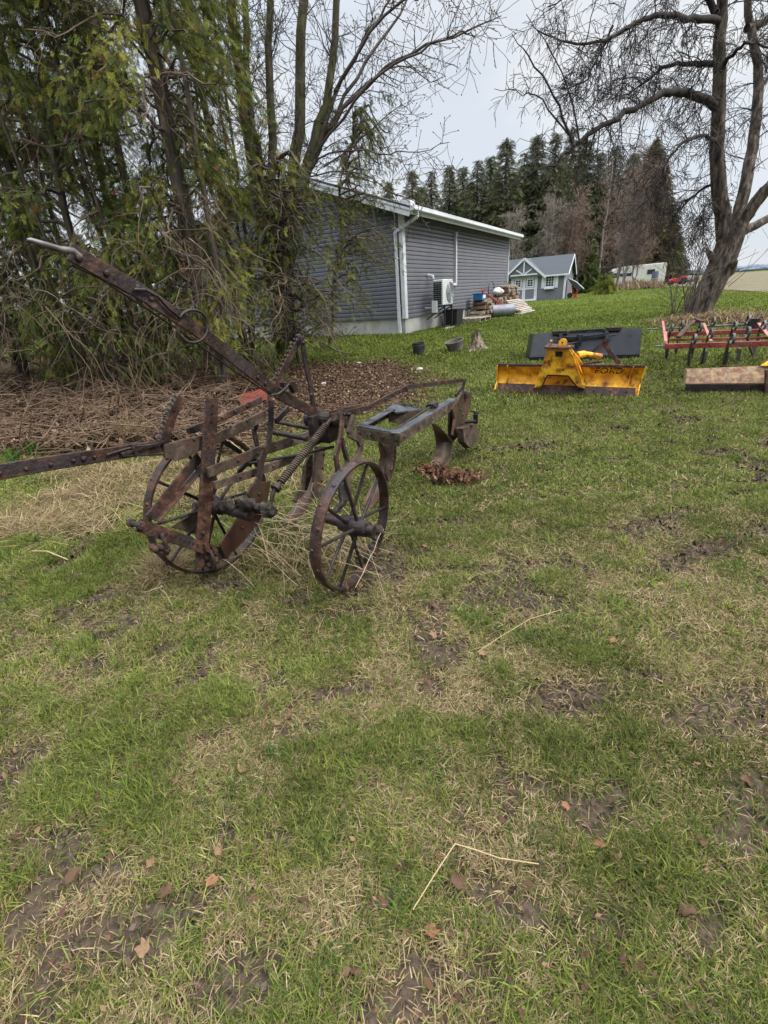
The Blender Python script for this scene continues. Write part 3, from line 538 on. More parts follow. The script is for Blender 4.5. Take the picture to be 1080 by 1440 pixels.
# ---- crank of the near wheel
m = MB(); m.path([P(*z3(346, 255), .24), P(*z3(335, 380), .26), P(*z3(312, 480), .27), P(*z3(322, 560), .28)], .034, .014, PVd); bolts(m, P(*z3(345, 270), .24), P(*z3(335, 400), .26), PVd, .008, 2); m.build('crank_arm', M['rust'], plow, bevel=.002)
m = MB(); m.path([P(*z3(*q), .22) for q in ((398, 290), (372, 370), (420, 395), (432, 430), (415, 480), (385, 520), (365, 600), (375, 680))], .045, .02, PVd); m.build('crank_arm', M['lichen'], plow, bevel=.003)
m = MB(); m.path([P(*z3(340, 400), .24), P(*z3(365, 500), .26), P(*z3(345, 620), .3), P(*z3(360, 690), .34)], .022, .02, PVd); m.tube([nc+na*.06, nc+na*.2, P(*z3(345, 700), .2), P(*z3(330, 600), .15)], .02, 10); m.build('crank_axle', M['rust_dark'], plow, smooth=40)
# clods caught in the near wheel
m = MB(); rg = np.random.default_rng(12); h_ = nrm(np.cross(ZZ, na))
for k in range(12):
    x = rg.uniform(-1.15, -.5); m.ball(nc+na*.03+(math.cos(x)*h_*(-1)+math.sin(x)*np.cross(na, h_))*rg.uniform(.30, .345), rg.uniform(.015, .032), 0, 5, rng=rg, rough=.25)
m.build('mud_clod', mat('dry mud', [(.3, (.02, .016, .013)), (.7, (.06, .047, .037))], 20, 6, .95, 0, .6), plow, smooth=180)
# ================================================================== HOUSE
M['siding'] = mat('slate blue grey vinyl siding', [(.3, (.098, .10, .117)), (.7, (.122, .125, .143))], 2.2, 5, .38, 0, .08, 40, second=((.145, .148, .163), 1.2, .55, .8))
M['trimw'] = mat('white trim', [(.3, (.44, .46, .48)), (.7, (.56, .58, .60))], 2, 6, .45, second=((.40, .40, .37), 3.5, .56, .75))
M['shingle'] = mat('dark grey shingles', [(.3, (.02, .02, .022)), (.7, (.05, .052, .056))], 26, 5, .9, 0, .5, 50)
def H(u, v, z): return HC+HD*u+HD2*v+ZZ*z      # u along the long wall, v along the gable wall (left), z above the house ground
HN = -HD2; HG = -HD                            # outward normals of long wall / gable wall
house = thing('house', 'long grey house with horizontal siding, white corner trim and gutter behind the cedars', 'house', HC)
WL, WG, FND, WTOP, SL = 10.2, 8.4, .42, 3.02, .345
mb = MB(); mb.box(H(WL/2, WG/2, -.1), HD*(WL/2-.02), HD2*(WG/2-.02), ZZ*.515); mb.build('foundation', M['concrete'], house)
def laps(p0, du, n, width, z0, z1, ex=.105):    # width(z) -> (u0,u1)
    m = MB(); k = 0; z = z0
    while z < z1-.005:
        zz = min(z+ex, z1); a0, a1 = width(z); b0, b1 = width(zz)
        if a1-a0 > .05:
            o = .026; o2 = .024; zm = z+(zz-z)*.58; c0, c1 = width(zm)
            V = [p0+du*a0+ZZ*z+n*.001, p0+du*a1+ZZ*z+n*.001, p0+du*a1+ZZ*z+n*o, p0+du*a0+ZZ*z+n*o, p0+du*c1+ZZ*zm+n*o2, p0+du*c0+ZZ*zm+n*o2, p0+du*c1+ZZ*(zm+.006)+n*(o2-.006), p0+du*c0+ZZ*(zm+.006)+n*(o2-.006), p0+du*b1+ZZ*zz+n*.002, p0+du*b0+ZZ*zz+n*.002]
            F = [(0, 1, 2, 3), (3, 2, 4, 5), (5, 4, 6, 7), (7, 6, 8, 9)]
            if np.cross(du, ZZ) @ n < 0: F = [f[::-1] for f in F]
            m.add(V, F)
        z = zz
    return m
laps(HC, HD, HN, lambda z: (.10, WL-.07), FND, WTOP+.02).build('siding', M['siding'], house)
def gw(z):
    k = 0 if z < WTOP else (z-WTOP)/SL; return (.10+k, max(WG-.1-k, .1+k))
laps(HC, HD2, HG, gw, FND, WTOP+SL*WG/2).build('siding', M['siding'], house)
mb = MB(); mb.box(H(WL/2, WG/2, 1.75), HD*(WL/2-.002), HD2*(WG/2-.002), ZZ*1.28)   # the wall core behind the boards
gp = [H(0.003, .01, WTOP), H(.003, WG-.01, WTOP), H(.003, WG/2, WTOP+SL*WG/2-.05)]; mb.prism([p+HD*.05 for p in gp], HD, .1); mb.prism([p+HD*(WL-.1) for p in gp], HD, .1)
mb.build('wall', M['siding'], house)
for u, n in ((0, 0), (WL, 1)):
    mb = MB(); w = .115 if not n else .08; sg = 1 if not n else -1
    mb.box(H(u+sg*w/2-sg*.002, 0, 0)+HN*.020+ZZ*((FND-.0+WTOP)/2+.0), HD*w/2, HN*.020, ZZ*((WTOP-FND)/2+.02))
    if not n: mb.box(H(0, w/2-.040, 0)+HG*.020+ZZ*((FND+WTOP)/2), HD2*(w/2), HG*.0195, ZZ*((WTOP-FND)/2+.02))
    mb.build('corner_post', M['trimw'], house, bevel=.004)
# roof: slope rising along v
OV, OG = .42, .32; zr_ = WTOP+.10; mb = MB(); c = WG/2
def roofpt(u, v, up=0): return H(u, v, zr_+SL*(v if v <= c else WG-v)+up)
for a, b in ((-OV, c), (c, WG+OV)):
    mb.prism([roofpt(-OG, a), roofpt(WL+OG, a), roofpt(WL+OG, b), roofpt(-OG, b)], nrm(np.cross(HD, roofpt(0, b)-roofpt(0, a))), .05)
rf = mb.build('roof', M['shingle'], house)
mb = MB(); 
for sgn in (0, 1):
    for uu in (-OG, WL+OG):
        a, b = (-OV, c) if not sgn else (c, WG+OV); n = HG if uu < 0 else HD; mb = MB()
        mb.bar(roofpt(uu, a, -.12)+n*.012, roofpt(uu, b, -.12)+n*.012, .17, .025, n); mb.bar(roofpt(uu, a, -.055)+n*.03, roofpt(uu, b, -.055)+n*.03, .05, .02, n); mb.build('rake_board', M['trimw'], rf, bevel=.003)
mb = MB(); zs = zr_-SL*OV-.10; mb.box(H(WL/2, -OV/2-.0, WTOP-.005+.012), HD*(WL/2+OG-.02), HD2*(OV/2), ZZ*.01)
mb.bar(H(-OG+.01, -OV-.0, zs+.05), H(WL+OG-.01, -OV, zs+.05), .20, .022, HN); mb.box(H(-OG/2+.02, -OV/2, WTOP+.02)+ZZ*.04, HD*(OG/2-.02), HD2*(OV/2-.01), ZZ*.07)
mb.build('soffit', M['trimw'], rf)
mb = MB(); prof = [(0, .06), (.02, .06), (.035, .05), (.1, .05), (.1, -.005), (.108, -.005), (.108, -.03), (.088, -.05), (.07, -.052), (.01, -.055), (0, -.055)]
g0 = [H(-OG-.02, -OV-.012, zs+.075)+HN*a+ZZ*b for a, b in prof]; g1 = [p+HD*(WL+2*OG+.04) for p in g0]; k = len(prof)
mb.add(g0+g1, [tuple(range(k)), tuple(range(2*k-1, k-1, -1))]+[(i, k+i, k+(i+1) % k, (i+1) % k) for i in range(k)]); mb.bar(H(-OG, -OV-.105, zs+.13), H(WL+OG, -OV-.105, zs+.13), .016, .018, ZZ)
mb.build('gutter', M['trimw'], rf)
mb = MB(); e = .075; p = [H(-.05, -OV-.06, zs+.02), H(-.05, -OV-.06, zs-.10), H(-.06, .16, zs-.36), H(-.06, .16, zs-.50), H(-.06, .16, .72), H(-.055, .16, .03)]
mb.path([p[0], p[1]], e, .06, HD); mb.path([p[1], p[2]], e, .06, HD); mb.path([p[2], p[4]], e, .06, HD); mb.bar(p[4]+HG*.004, p[5]+HG*.004, e*1.15, .07, HD)
for z in (.74, 1.9, 2.6): mb.box(H(-.055, .16, z), HD*.035, HD2*.062, ZZ*.012)
mb.build('downspout', M['trimw'], house, bevel=.006)
q = on(639, 425, HC, HN); uu = (q-HC) @ HD; mb = MB(); mb.box(H(uu, 0, 1.93)+HN*.05, HD*.04, HN*.035, ZZ*.73); mb.box(H(uu, 0, 2.68)+HN*.055, HD*.055, HN*.045, ZZ*.04); mb.box(H(uu-.14, 0, 1.22)+HN*.05, HD*.15, HN*.034, ZZ*.038)
mb.build('line_cover', M['trimw'], house, bevel=.006)
# ------------------------------------------------------------------ heat pump
uh = 1.62
_H = H
def H(u, v, z): return _H(u, v, z-.17 if z > .1 else z)
hp = thing('heat_pump', 'white outdoor heat pump on a wall bracket and thin black legs beside the grey siding', 'heat pump', H(uh, -.48, 0))
mb = MB(); mb.box(H(uh, -.48, 1.17), HD*.40, HD2*.16, ZZ*.34); hpc = mb.build('cabinet', M['white'], hp, bevel=.02)
mb = MB(); mb.lathe(H(uh+.12, -.655, 1.17), HN, [(0, .27), (.014, .27), (.014, .262), (.002, .258), (.002, .0005)], 32)
for r in np.linspace(.04, .25, 9): mb.lathe(H(uh+.12, -.655, 1.17), HN, [(.004, r), (.010, r+.004), (.004, r+.008)], 32)
for k in range(8): a = k*math.pi/4; mb.bar(H(uh+.12, -.663, 1.17)+.03*(HD*math.cos(a)+ZZ*math.sin(a)), H(uh+.12, -.663, 1.17)+.26*(HD*math.cos(a)+ZZ*math.sin(a)), .008, .008, HN)
mb.build('fan_grille', mat('grey grille', [(.3, (.30, .31, .32)), (.7, (.38, .39, .40))], 4, 4, .6), hp)
mb = MB(); 
for j in range(11): mb.box(H(uh-.432, -.48, .88+.055*j), HD*.006, HD2*.13, ZZ*.017)
for j in range(3): mb.box(H(uh-.434, -.39-.09*j, 1.16), HD*.006, HD2*.006, ZZ*.31)
mb.build('coil_grille', M['rubberB'], hp)
mb = MB(); mb.box(H(uh-.47, -.40, .80), HD*.03, HD2*.08, ZZ*.16); mb.box(H(uh-.3, -.15, .78), HD*.03, HD2*.13, ZZ*.02); mb.box(H(uh+.3, -.15, .78), HD*.03, HD2*.13, ZZ*.02); mb.build('bracket', M['white'], hp, bevel=.004)
mb = MB(); 
for a in (-.28, .28):
    mb.bar(H(uh+a, -.64, .80), H(uh+a, -.64, .02), .035, .035, HD); mb.bar(H(uh+a, -.66, .80), H(uh+a, -.04, .80), .035, .03, ZZ); mb.bar(H(uh+a, -.62, .78), H(uh+a, -.05, .45), .03, .028, HD)
mb.build('stand', M['rubberB'], hp, bevel=.003); mb = MB(); mb.box(H(uh, -.64, .012), HD*.36, HD2*.09, ZZ*.014); mb.build('foot', M['concrete'], hp, bevel=.004)
mb = MB(); mb.tube([H(uh-.1, -.2, 1.55), H(uh-.1, -.2, 1.62), H(uh-.1, -.03, 1.66)], .045, 10); mb.tube([H(uh+.43, -.4, .95), H(uh+.6, -.3, .96), H(uh+.8, -.06, 1.18)], .02, 8); mb.build('pipe', M['trimw'], hp, smooth=40)
# black tub below
H = _H
tb = thing('black_tub', 'large square black plastic tub standing under the heat pump', 'tub', H(2.75, -.36, 0))
mb = MB(); a, b, h = .3, .24, .46; cc = H(2.75, -.36, 0)
ring = lambda sx, sy, z: [cc+HD*sx*i+HD2*sy*j+ZZ*z for i, j in ((-1, -1), (1, -1), (1, 1), (-1, 1))]
V = ring(a*.85, b*.85, .01)+ring(a, b, h)+ring(a*1.06, b*1.06, h)+ring(a*1.06, b*1.06, h+.03)+ring(a*.95, b*.95, h+.03)+ring(a*.8, b*.8, .04)
mb.add(V, [(3, 2, 1, 0)]+[(4*r+i, 4*r+(i+1) % 4, 4*r+4+(i+1) % 4, 4*r+4+i) for r in range(5) for i in range(4)]+[(20, 21, 22, 23)]); mb.build('body', M['rubberB'], tb, bevel=.012)
# ------------------------------------------------------------------ pallet, firewood, roller, planks along the wall
wood = [mat('weathered board', [(.3, (.14, .115, .09)), (.5, (.24, .20, .155)), (.75, (.36, .32, .26))], 5, 8, .85, 0, .4, 30, stretch=(1, 1, 6)), mat('brown log wood', [(.3, (.06, .042, .03)), (.5, (.14, .095, .065)), (.7, (.26, .19, .13))], 8, 7, .9, 0, .6, 40)]
def Hp(px, py, z=0): p = on(px, py, HC+ZZ*z, ZZ); return np.array([(p-HC) @ HD, (p-HC) @ HD2])
def Hu(px, py, v): return (on(px, py, HC+HD2*v, HD2)-HC) @ HD
pu, pv = Hu(664, 449, -.5), -.5
pal = thing('wooden_pallet', 'low grey wooden pallet on the grass next to the black tub', 'pallet', H(pu, pv, 0))
mb = MB()
for j in range(6): mb.box(H(pu, pv, .13)+HD2*(-.42+.168*j), HD*.6, HD2*.06, ZZ*.011)
mb.build('deck', wood[0], pal, bevel=.003); mb = MB()
for j in (-1, 0, 1): mb.box(H(pu+.565*j, pv, .068), HD*.03, HD2*.48, ZZ*.05)
for j in (-1, 1): mb.box(H(pu, pv+.42*j, .010), HD*.59, HD2*.05, ZZ*.009)
mb.build('stringer', wood[0], pal, bevel=.003)
rg = np.random.default_rng(21)
def logpile(name, label, u0, u1, v0, z0, rows, r, grp=None, taper=.5):
    t = thing(name, label, 'woodpile', H((u0+u1)/2, v0, z0)); n = 0
    for k in range(rows):
        uu = u0+k*r*taper
        while uu < u1-k*r*taper:
            rr = r*rg.uniform(.75, 1.2); c = H(uu+rr, v0+rg.normal(0, .03), z0+rr+k*r*1.72); Lh = rg.uniform(.2, .26); ax = nrm(HD2+HD*rg.normal(0, .08)+ZZ*rg.normal(0, .04)); mb = MB(); u_ = nrm(np.cross(ax, ZZ)); w_ = np.cross(ax, u_)
            ns = rg.integers(4, 8); a0 = rg.uniform(0, 6); ang = np.sort(np.arange(ns)*2*math.pi/ns+a0+rg.normal(0, .18, ns)); rad = rr*rg.uniform(.75, 1.12, ns)
            mb.prism([c+ra*(math.cos(a)*u_+math.sin(a)*w_) for a, ra in zip(ang, rad)], ax, 2*Lh); mb.build('log', wood[int(rg.random() < .6)], t, bevel=.006); uu += 2*rr*.97; n += 1
    return t
logpile('firewood_pile', 'stack of split firewood behind the pallet, under the blue box', pu+.72, pu+2.3, -.42, .01, 4, .09)
bp = H(Hu(674, 427, -.42), -.42, .66); bx = thing('blue_box', 'blue plastic box with a pale front sitting on the firewood stack', 'box', bp)
mb = MB(); mb.box(bp+ZZ*.11, HD*.2, HD2*.17, ZZ*.11); mb.box(bp+ZZ*.22, HD*.21, HD2*.22, ZZ*.015); mb.build('body', mat('blue plastic', [(.3, (.02, .10, .24)), (.7, (.03, .14, .30))], 4, 4, .4), bx, bevel=.012)
mb = MB(); mb.box(bp+ZZ*.12-HD2*.175+HD*.02, HD*.14, HD2*.004, ZZ*.06); mb.build('label_panel', M['white'], bx)
# lawn roller
ra = .22; ru = Hu(691, 442, -.6); A = H(ru, -.6, ra); ax = nrm(HD*.55+HN*.83); Lr = .85; B = A+ax*Lr; a = (ru, -.6)
rl = thing('lawn_roller', 'grey steel lawn roller with a red pull handle leaning beside the firewood', 'lawn roller', (A+B)/2-ZZ*ra)
mb = MB(); mb.lathe(A, ax, [(.03, .0005), (.03, ra-.04), (0, ra-.02), (0, ra), (Lr, ra), (Lr, ra-.02), (Lr-.03, ra-.04), (Lr-.03, .0005)], 36); mb.build('drum', mat('dull galvanised drum', [(.3, (.13, .135, .15)), (.7, (.24, .25, .27))], 3, 7, .5, .4), rl, smooth=35)
mb = MB(); mb.lathe(A, -ax, [(-.02, ra-.05), (.012, ra-.02), (.012, ra-.07), (-.01, ra-.08)], 36); mb.lathe(A, -ax, [(-.03, .10), (.03, .10), (.05, .06), (.05, .0005)], 24); mb.build('end_cap', M['white'], rl, smooth=35)
mb = MB(); mb.lathe(A, -ax, [(-.005, ra+.004), (.02, ra+.004), (.02, ra-.03), (-.005, ra-.03)], 36, closed=True); mb.build('rim', M['rubberB'], rl, smooth=35)
redm = mat('red painted steel', [(.3, (.30, .03, .03)), (.6, (.45, .05, .05)), (.8, (.50, .16, .14))], 8, 6, .5)
mb = MB(); Ht = on(677, 416, A+HD*.1, HD); top = A+ZZ*.62+HD2*.18-ax*.12; mid = (A+B)/2-HN*.1; hd = H(Hu(678, 417, -.35), -.35, .95)
mb.path([A-ax*.06, A-ax*.06-HN*.0+HD2*.28+ZZ*.22], .05, .02, HD); mb.path([B+ax*.06, B+ax*.06+HD2*.28+ZZ*.22], .05, .02, HD); mb.path([A-ax*.08+HD2*.28+ZZ*.22, B+ax*.08+HD2*.28+ZZ*.22], .05, .02, ZZ); mb.path([A+ax*.15+HD2*.28+ZZ*.24, hd], .05, .03, HD); mb.path([A+ax*.6+HD2*.28+ZZ*.24, hd], .05, .03, HD); mb.path([hd-ax*.05, hd+ax*.1+ZZ*.08], .05, .03, HD)
mb.build('handle', redm, rl, bevel=.004)
# stack of boards and old timber farther along
su = Hu(702, 441, -.9)-.6
bs = thing('board_stack', 'slanting stack of pale boards near the far corner of the house', 'board stack', H(8.9, -.75, 0)); rg = np.random.default_rng(31)
for k in range(9):
    mb = MB(); z = .03+.06*k; mb.box(H(8.7+rg.normal(0, .08), -.95+.055*k+rg.normal(0, .02), z), HD*rg.uniform(.9, 1.2)+HD2*rg.normal(0, .02), HD2*(.42-.02*k), ZZ*.018); mb.build('board', mat('pale board %d' % k, [(.3, (.30, .26, .22)), (.7, (.50, .45, .39))], 4, 8, .8, 0, .3, 30) if k == 0 else bpy.data.materials['pale board 0'], bs, bevel=.003)
logpile('firewood_pile', 'rough heap of old dark timber pieces between roller and far house corner', Hu(686, 432, -.4), Hu(686, 432, -.4)+1.9, -.38, .02, 4, .09, taper=.5)
logpile('firewood_pile', 'tall stack of split logs held in wire hoops at the far house corner', Hu(705, 420, -.33), 10.0, -.33, .25, 6, .08, taper=.15)
for k, (uu2, lab) in enumerate(((Hu(691, 405, -.22), 'thin black wire hoop standing against the siding, the nearer of two'), (Hu(711, 403, -.22), 'thin black wire hoop above the split logs by the house corner, the farther of two'))):
    o = MB(); pts = [H(uu2-.36, -.22, .0), H(uu2-.36, -.22, 1.0)]+[H(uu2-.36*math.cos(t), -.22, 1.0+.26*math.sin(t)) for t in np.linspace(.2, math.pi-.2, 9)]+[H(uu2+.36, -.22, 1.0), H(uu2+.36, -.22, 0)]
    o.tube(pts, .014, 6); tag(o.build('wire_hoop', M['rubberB'], smooth=60), lab, 'hoop', 'wire hoops against the house')
tp = H(Hu(699, 418, -.4), -.4, .85); o = MB(); rg = np.random.default_rng(3)
for k in range(5): o.ball(tp+HD*rg.normal(0, .17)+ZZ*rg.uniform(.0, .1), .13, 0, 6, (1.3, .9, .7), rg, .2)
tag(o.build('plastic_bag', M['white'], smooth=180), 'crumpled white plastic bag lying on the old timber heap', 'bag')
# ================================================================== GARDEN SHED
SR = G(793, 420.3); se = nrm([.85, -.527, 0]); sn = np.array([se[1], -se[0], 0.]); sb = -sn       # se: along the front to the right; sn: outward
def S(x, y, z): return SR+se*x+sb*y+ZZ*z       # x<=0 to the left of the right corner, y back
shed = thing('garden_shed', 'small dark grey garden shed with white double doors, shutters and a gabled dormer', 'shed', SR)
SLn, SD, SE, RDG = 5.9, 2.9, 2.0, 3.2
M['shedw'] = mat('charcoal shed boards', [(.3, (.105, .11, .125)), (.7, (.135, .14, .155))], 4, 5, .7, 0, .2, 30)
M['sroof'] = mat('slate blue shingles', [(.3, (.035, .040, .048)), (.7, (.08, .088, .10))], 22, 5, .9, 0, .4, 40)
M['glass'] = mat('dark window glass', [(.4, (.015, .018, .022)), (.6, (.03, .034, .04))], 3, 3, .08)
mb = MB(); mb.box(S(-SLn/2, SD/2, SE/2), se*SLn/2, sb*SD/2, ZZ*SE/2)
for x in (-.06, -SLn+.06): mb.prism([S(x, 0.01, SE), S(x, SD-.01, SE), S(x, SD/2, RDG-.06)], se, .11)
mb.build('wall', M['shedw'], shed)
mb = MB(); ov = .22
for y0, y1, z0, z1 in ((-ov, SD/2, SE-ov*.8, RDG), (SD+ov, SD/2, SE-ov*.8, RDG)):
    a = [S(.25, y0, z0), S(-SLn-.25, y0, z0), S(-SLn-.25, y1, z1), S(.25, y1, z1)]; mb.prism(a, nrm(np.cross(a[1]-a[0], a[2]-a[1])), .07)
rf2 = mb.build('roof', M['sroof'], shed)
mb = MB(); z0 = SE-ov*.8
for x in (.26, -SLn-.26):
    mb.bar(S(x, -ov-.02, z0-.06), S(x, SD/2, RDG-.06), .15, .03, se); mb.bar(S(x, SD+ov+.02, z0-.06), S(x, SD/2, RDG-.06), .15, .03, se)
mb.bar(S(.27, -ov-.03, z0-.05), S(-1.75, -ov-.03, z0-.05), .13, .03, sn); mb.bar(S(-4.75, -ov-.03, z0-.05), S(-SLn-.27, -ov-.03, z0-.05), .13, .03, sn); mb.build('fascia', M['trimw'], rf2)
dx, dh, dz = -3.25, 1.65, 3.18                  # dormer centre, half width, peak
mb = MB(); f = -.33; L_, R_, T_ = S(dx-dh, f, z0-.05), S(dx+dh, f, z0-.05), S(dx, f, dz-.12)
mb.prism([L_+sb*.09, R_+sb*.09, T_+sb*.09], sn, .06); mb.build('dormer_wall', M['shedw'], rf2)
mb = MB()
for x in (-1, 1):
    a = [S(dx+x*(dh+.12), f-.05, z0-.12), S(dx, f-.05, dz), S(dx, SD/2, dz), S(dx+x*(dh+.12), SD/2-.7, z0-.12)]; mb.prism(a, nrm(np.cross(a[1]-a[0], a[2]-a[1])), .06)
mb.build('dormer_roof', M['sroof'], rf2); mb = MB()
for x in (-1, 1): mb.bar(S(dx+x*(dh+.14), f-.07, z0-.17), S(dx, f-.07, dz-.05), .15, .035, sn); mb.bar(S(dx+x*.62, f-.0, z0+.52), S(dx+x*.05, f-.0, z0+.18), .10, .03, sn)
mb.bar(S(dx-1.1, f-.0, z0+.14), S(dx+1.1, f-.0, z0+.14), .10, .034, sn); mb.bar(S(dx, f-.0, z0+.26), S(dx, f-.0, dz-.15), .10, .03, sn); mb.build('bargeboard', M['trimw'], rf2)
mb = MB(); mb.bar(S(-.05, -.015, .0), S(-.05, -.015, z0-.02), .12, .03, sn); mb.bar(S(.015, .06, 0), S(.015, .06, z0), .10, .028, se); mb.bar(S(.015, SD-.06, 0), S(.015, SD-.06, z0), .10, .028, se); mb.build('corner_trim', M['trimw'], shed)
def grid_window(x, z, w, h, cols, rows, parent, name='window', y=-.02):
    m = MB(); m.box(S(x, y, z), se*w/2, sn*.012, ZZ*h/2); wd = m.build(name, M['glass'], parent)
    m = MB()
    for sx in (-1, 1): m.box(S(x+sx*(w/2+.03), y-.012, z), se*.045, sn*.02, ZZ*(h/2+.075))
    for sz in (-1, 1): m.box(S(x, y-.012, z+sz*(h/2+.03)), se*(w/2-.015), sn*.02, ZZ*.045)
    for k in range(1, cols): m.box(S(x-w/2+w*k/cols, y-.014, z), se*.014, sn*.010, ZZ*h/2)
    for k in range(1, rows): m.box(S(x, y-.014, z-h/2+h*k/rows), se*w/2, sn*.009, ZZ*.014)
    m.build('frame', M['trimw'], wd); return wd
for k, x in enumerate((-3.74, -2.76)):
    m = MB(); m.box(S(x, -.025, .90), se*.475, sn*.022, ZZ*.86); d_ = m.build('door', M['shedw'], shed); m = MB()
    for sx in (-1, 1): m.box(S(x+sx*.425, -.052, .90), se*.055, sn*.012, ZZ*.87)
    for z in (.08, .93, 1.72): m.box(S(x, -.052, z), se*.37, sn*.0115, ZZ*.055)
    m.build('door_trim', M['trimw'], d_); grid_window(x, 1.34, .44, .5, 2, 3, d_, 'pane', -.045)
mb = MB(); 
for x in (-4.28, -2.22): mb.box(S(x, -.03, .93), se*.05, sn*.03, ZZ*.93)
mb.box(S(-3.25, -.03, 1.86), se*1.08, sn*.032, ZZ*.06); mb.box(S(-3.25, -.2, .03), se*1.05, sn*.2, ZZ*.03); mb.build('door_frame', M['trimw'], shed)
for x in (-1.2, -5.3):
    grid_window(x, 1.35, .62, .72, 3 if x > -3 else 2, 4, shed)
    for sx in (-1, 1): m = MB(); m.box(S(x+sx*.53, -.03, 1.32), se*.12, sn*.02, ZZ*.46); [m.box(S(x+sx*.53, -.055, 1.32+z), se*.09, sn*.006, ZZ*.17) for z in (-.22, .22)]; m.build('shutter', M['trimw'], shed)
    m = MB(); m.box(S(x, -.12, .86), se*.38, sn*.10, ZZ*.07); m.build('flower_box', M['trimw'], shed, bevel=.01)
# wheelbarrow upended at the shed's right corner
wb = thing('wheelbarrow', 'black wheelbarrow with red frame tipped up against the right wall of the shed', 'wheelbarrow', S(.75, .6, 0)); wc = S(.75, .5, 0)
mb = MB(); tl = nrm(se*.55+ZZ*.8); tw = nrm(np.cross(tl, sb)); rows = []
for i_, s_ in enumerate(np.linspace(-1, 1, 7)): rows.append([wc+ZZ*1.05+tl*(-.55+1.1*j)*0+se*(s_*.62)+sb*(.34*(2*j-1))*(1-.15*abs(s_))+ZZ*(-.34+.34*abs(s_)**1.6-.42*s_) for j in np.linspace(0, 1, 5)])
mb.sheet(rows, .03)
for j in (0, -1):                              # tray sides
    e_ = [r[j] for r in rows]; mb.prism([e_[0], *e_[1:], e_[-1]+ZZ*.0, e_[0]*.5+e_[-1]*.5+ZZ*.1], sb, .025)
mb.build('tray', M['rubberB'], wb, smooth=40)
mb = MB(); mb.tube([rows[6][2], rows[6][2]*.5+rows[0][2]*.5+ZZ*.12, rows[0][2]], .03, 6); mb.build('rim', M['white'], wb)
mb = MB(); 
for j in (-1, 1): mb.tube([wc+sb*.25*j+se*.35+ZZ*.75, wc+sb*.2*j+se*.1+ZZ*.35, wc+sb*.22*j-se*.1+ZZ*.02], .035, 7); mb.tube([wc+sb*.2*j-se*.3+ZZ*.95, wc+sb*.12*j-se*.2+ZZ*.3, wc+sb*.1*j+se*.25+ZZ*.03], .035, 7)
mb.build('frame', redm, wb, smooth=40)
mb = MB(); mb.lathe(wc-se*.42+ZZ*.22+sb*.0, sb, [(-.05, .12), (-.05, .2), (.05, .2), (.05, .12)], 20, closed=True); mb.lathe(wc-se*.42+ZZ*.22, sb, [(-.06, .0005), (-.06, .12), (.06, .12), (.06, .0005)], 16); mb.build('wheel', M['rubberB'], wb, smooth=40)
# neighbour's grey metal roof far behind the shed
nb = np.array([31.0, 92, .2]); q = on(730, 362, nb, (0, 1, 0)); nb = np.array([q[0], 92, .1]); fh = thing('farmhouse', 'distant building with a grey ribbed metal roof just visible above the shed', 'building', nb)
mb = MB(); ee = nrm([.9, -.43, 0]); nn = np.array([ee[1], -ee[0], 0]); mb.box(nb+ZZ*1.6, ee*5, nn*3, ZZ*1.6); mb.build('wall', M['siding'], fh)
mb = MB(); zt_ = q[2]+.9
for s_ in (-1, 1):
    for k in range(20): a_ = -5.2+.52*k; mb.prism([nb+ee*a_+nn*3.4*s_+ZZ*3.1, nb+ee*(a_+.5)+nn*3.4*s_+ZZ*3.1, nb+ee*(a_+.5)+ZZ*zt_, nb+ee*a_+ZZ*zt_], nrm(np.cross(ee, nn*3.4*s_-ZZ*(zt_-3.1))), .06+.06*(k % 2))
mb.build('roof', mat('grey metal roofing', [(.3, (.22, .23, .24)), (.7, (.36, .37, .38))], 2, 6, .5, .3), fh)
# ================================================================== IMPLEMENTS ON THE LAWN
M['yellow'] = mat('worn yellow paint with rust', [(.25, (.30, .10, .014)), (.42, (.52, .22, .015)), (.58, (.76, .41, .024)), (.8, (.78, .48, .07))], 7, 10, .65, 0, .3, 40, second=((.12, .036, .014), 5.5, .51, .63), rvar=.1)
M['blackp'] = mat('dull black paint', [(.3, (.008, .009, .012)), (.55, (.018, .020, .026)), (.75, (.035, .039, .047))], 3.5, 7, .34, 0, .12, 30, second=((.10, .075, .06), 7, .64, .74), rvar=.1)
b0, b1 = G(697, 549), G(896, 556); bc = (b0+b1)/2; be = b1-b0; BL = np.linalg.norm(be); be = nrm(be); bf = nrm(np.cross(be, ZZ)); bf = bf if bf @ bc < 0 else -bf    # bf towards the viewer
bu = nrm(np.cross(bf, be)) if nrm(np.cross(bf, be))[2] > 0 else -nrm(np.cross(bf, be))
def B(px, py, d=0): return on(px, py, bc+bf*d, bf)
blade = thing('yellow_grader_blade', 'rusty yellow tractor grader blade lying on the lawn in front of the black bucket', 'grader blade', bc)
TL, TR = B(700, 513, -.05), B(908, 515, -.05); rows = []
for t in np.linspace(0, 1, 9):
    a, b = b0*(1-t)+TL*t, b1*(1-t)+TR*t; off = -.13*math.sin(math.pi*min(t*1.05, 1)); rows.append([a*(1-s)+b*s+bf*off for s in np.linspace(0, 1, 14)])
mb = MB(); mb.sheet(rows, .012); md_ = mb.build('mouldboard', M['yellow'], blade, smooth=50)
mb = MB(); mb.bar(rows[8][0]+bf*.01, rows[8][-1]+bf*.01, .035, .03, bf); mb.build('top_edge', M['rust_red'], md_, bevel=.004)
mb = MB(); c0, c1 = b0+be*.03+bf*.03, b1-be*.03+bf*.03; mb.bar(c0+ZZ*.045, c1+ZZ*.045, .13, .016, nrm(bf+ZZ*.55)); bolts(mb, c0+ZZ*.05, c1+ZZ*.05, nrm(bf+ZZ*.55), .009, 9, .012); mb.build('cutting_edge', M['rust_red'], blade, bevel=.003)
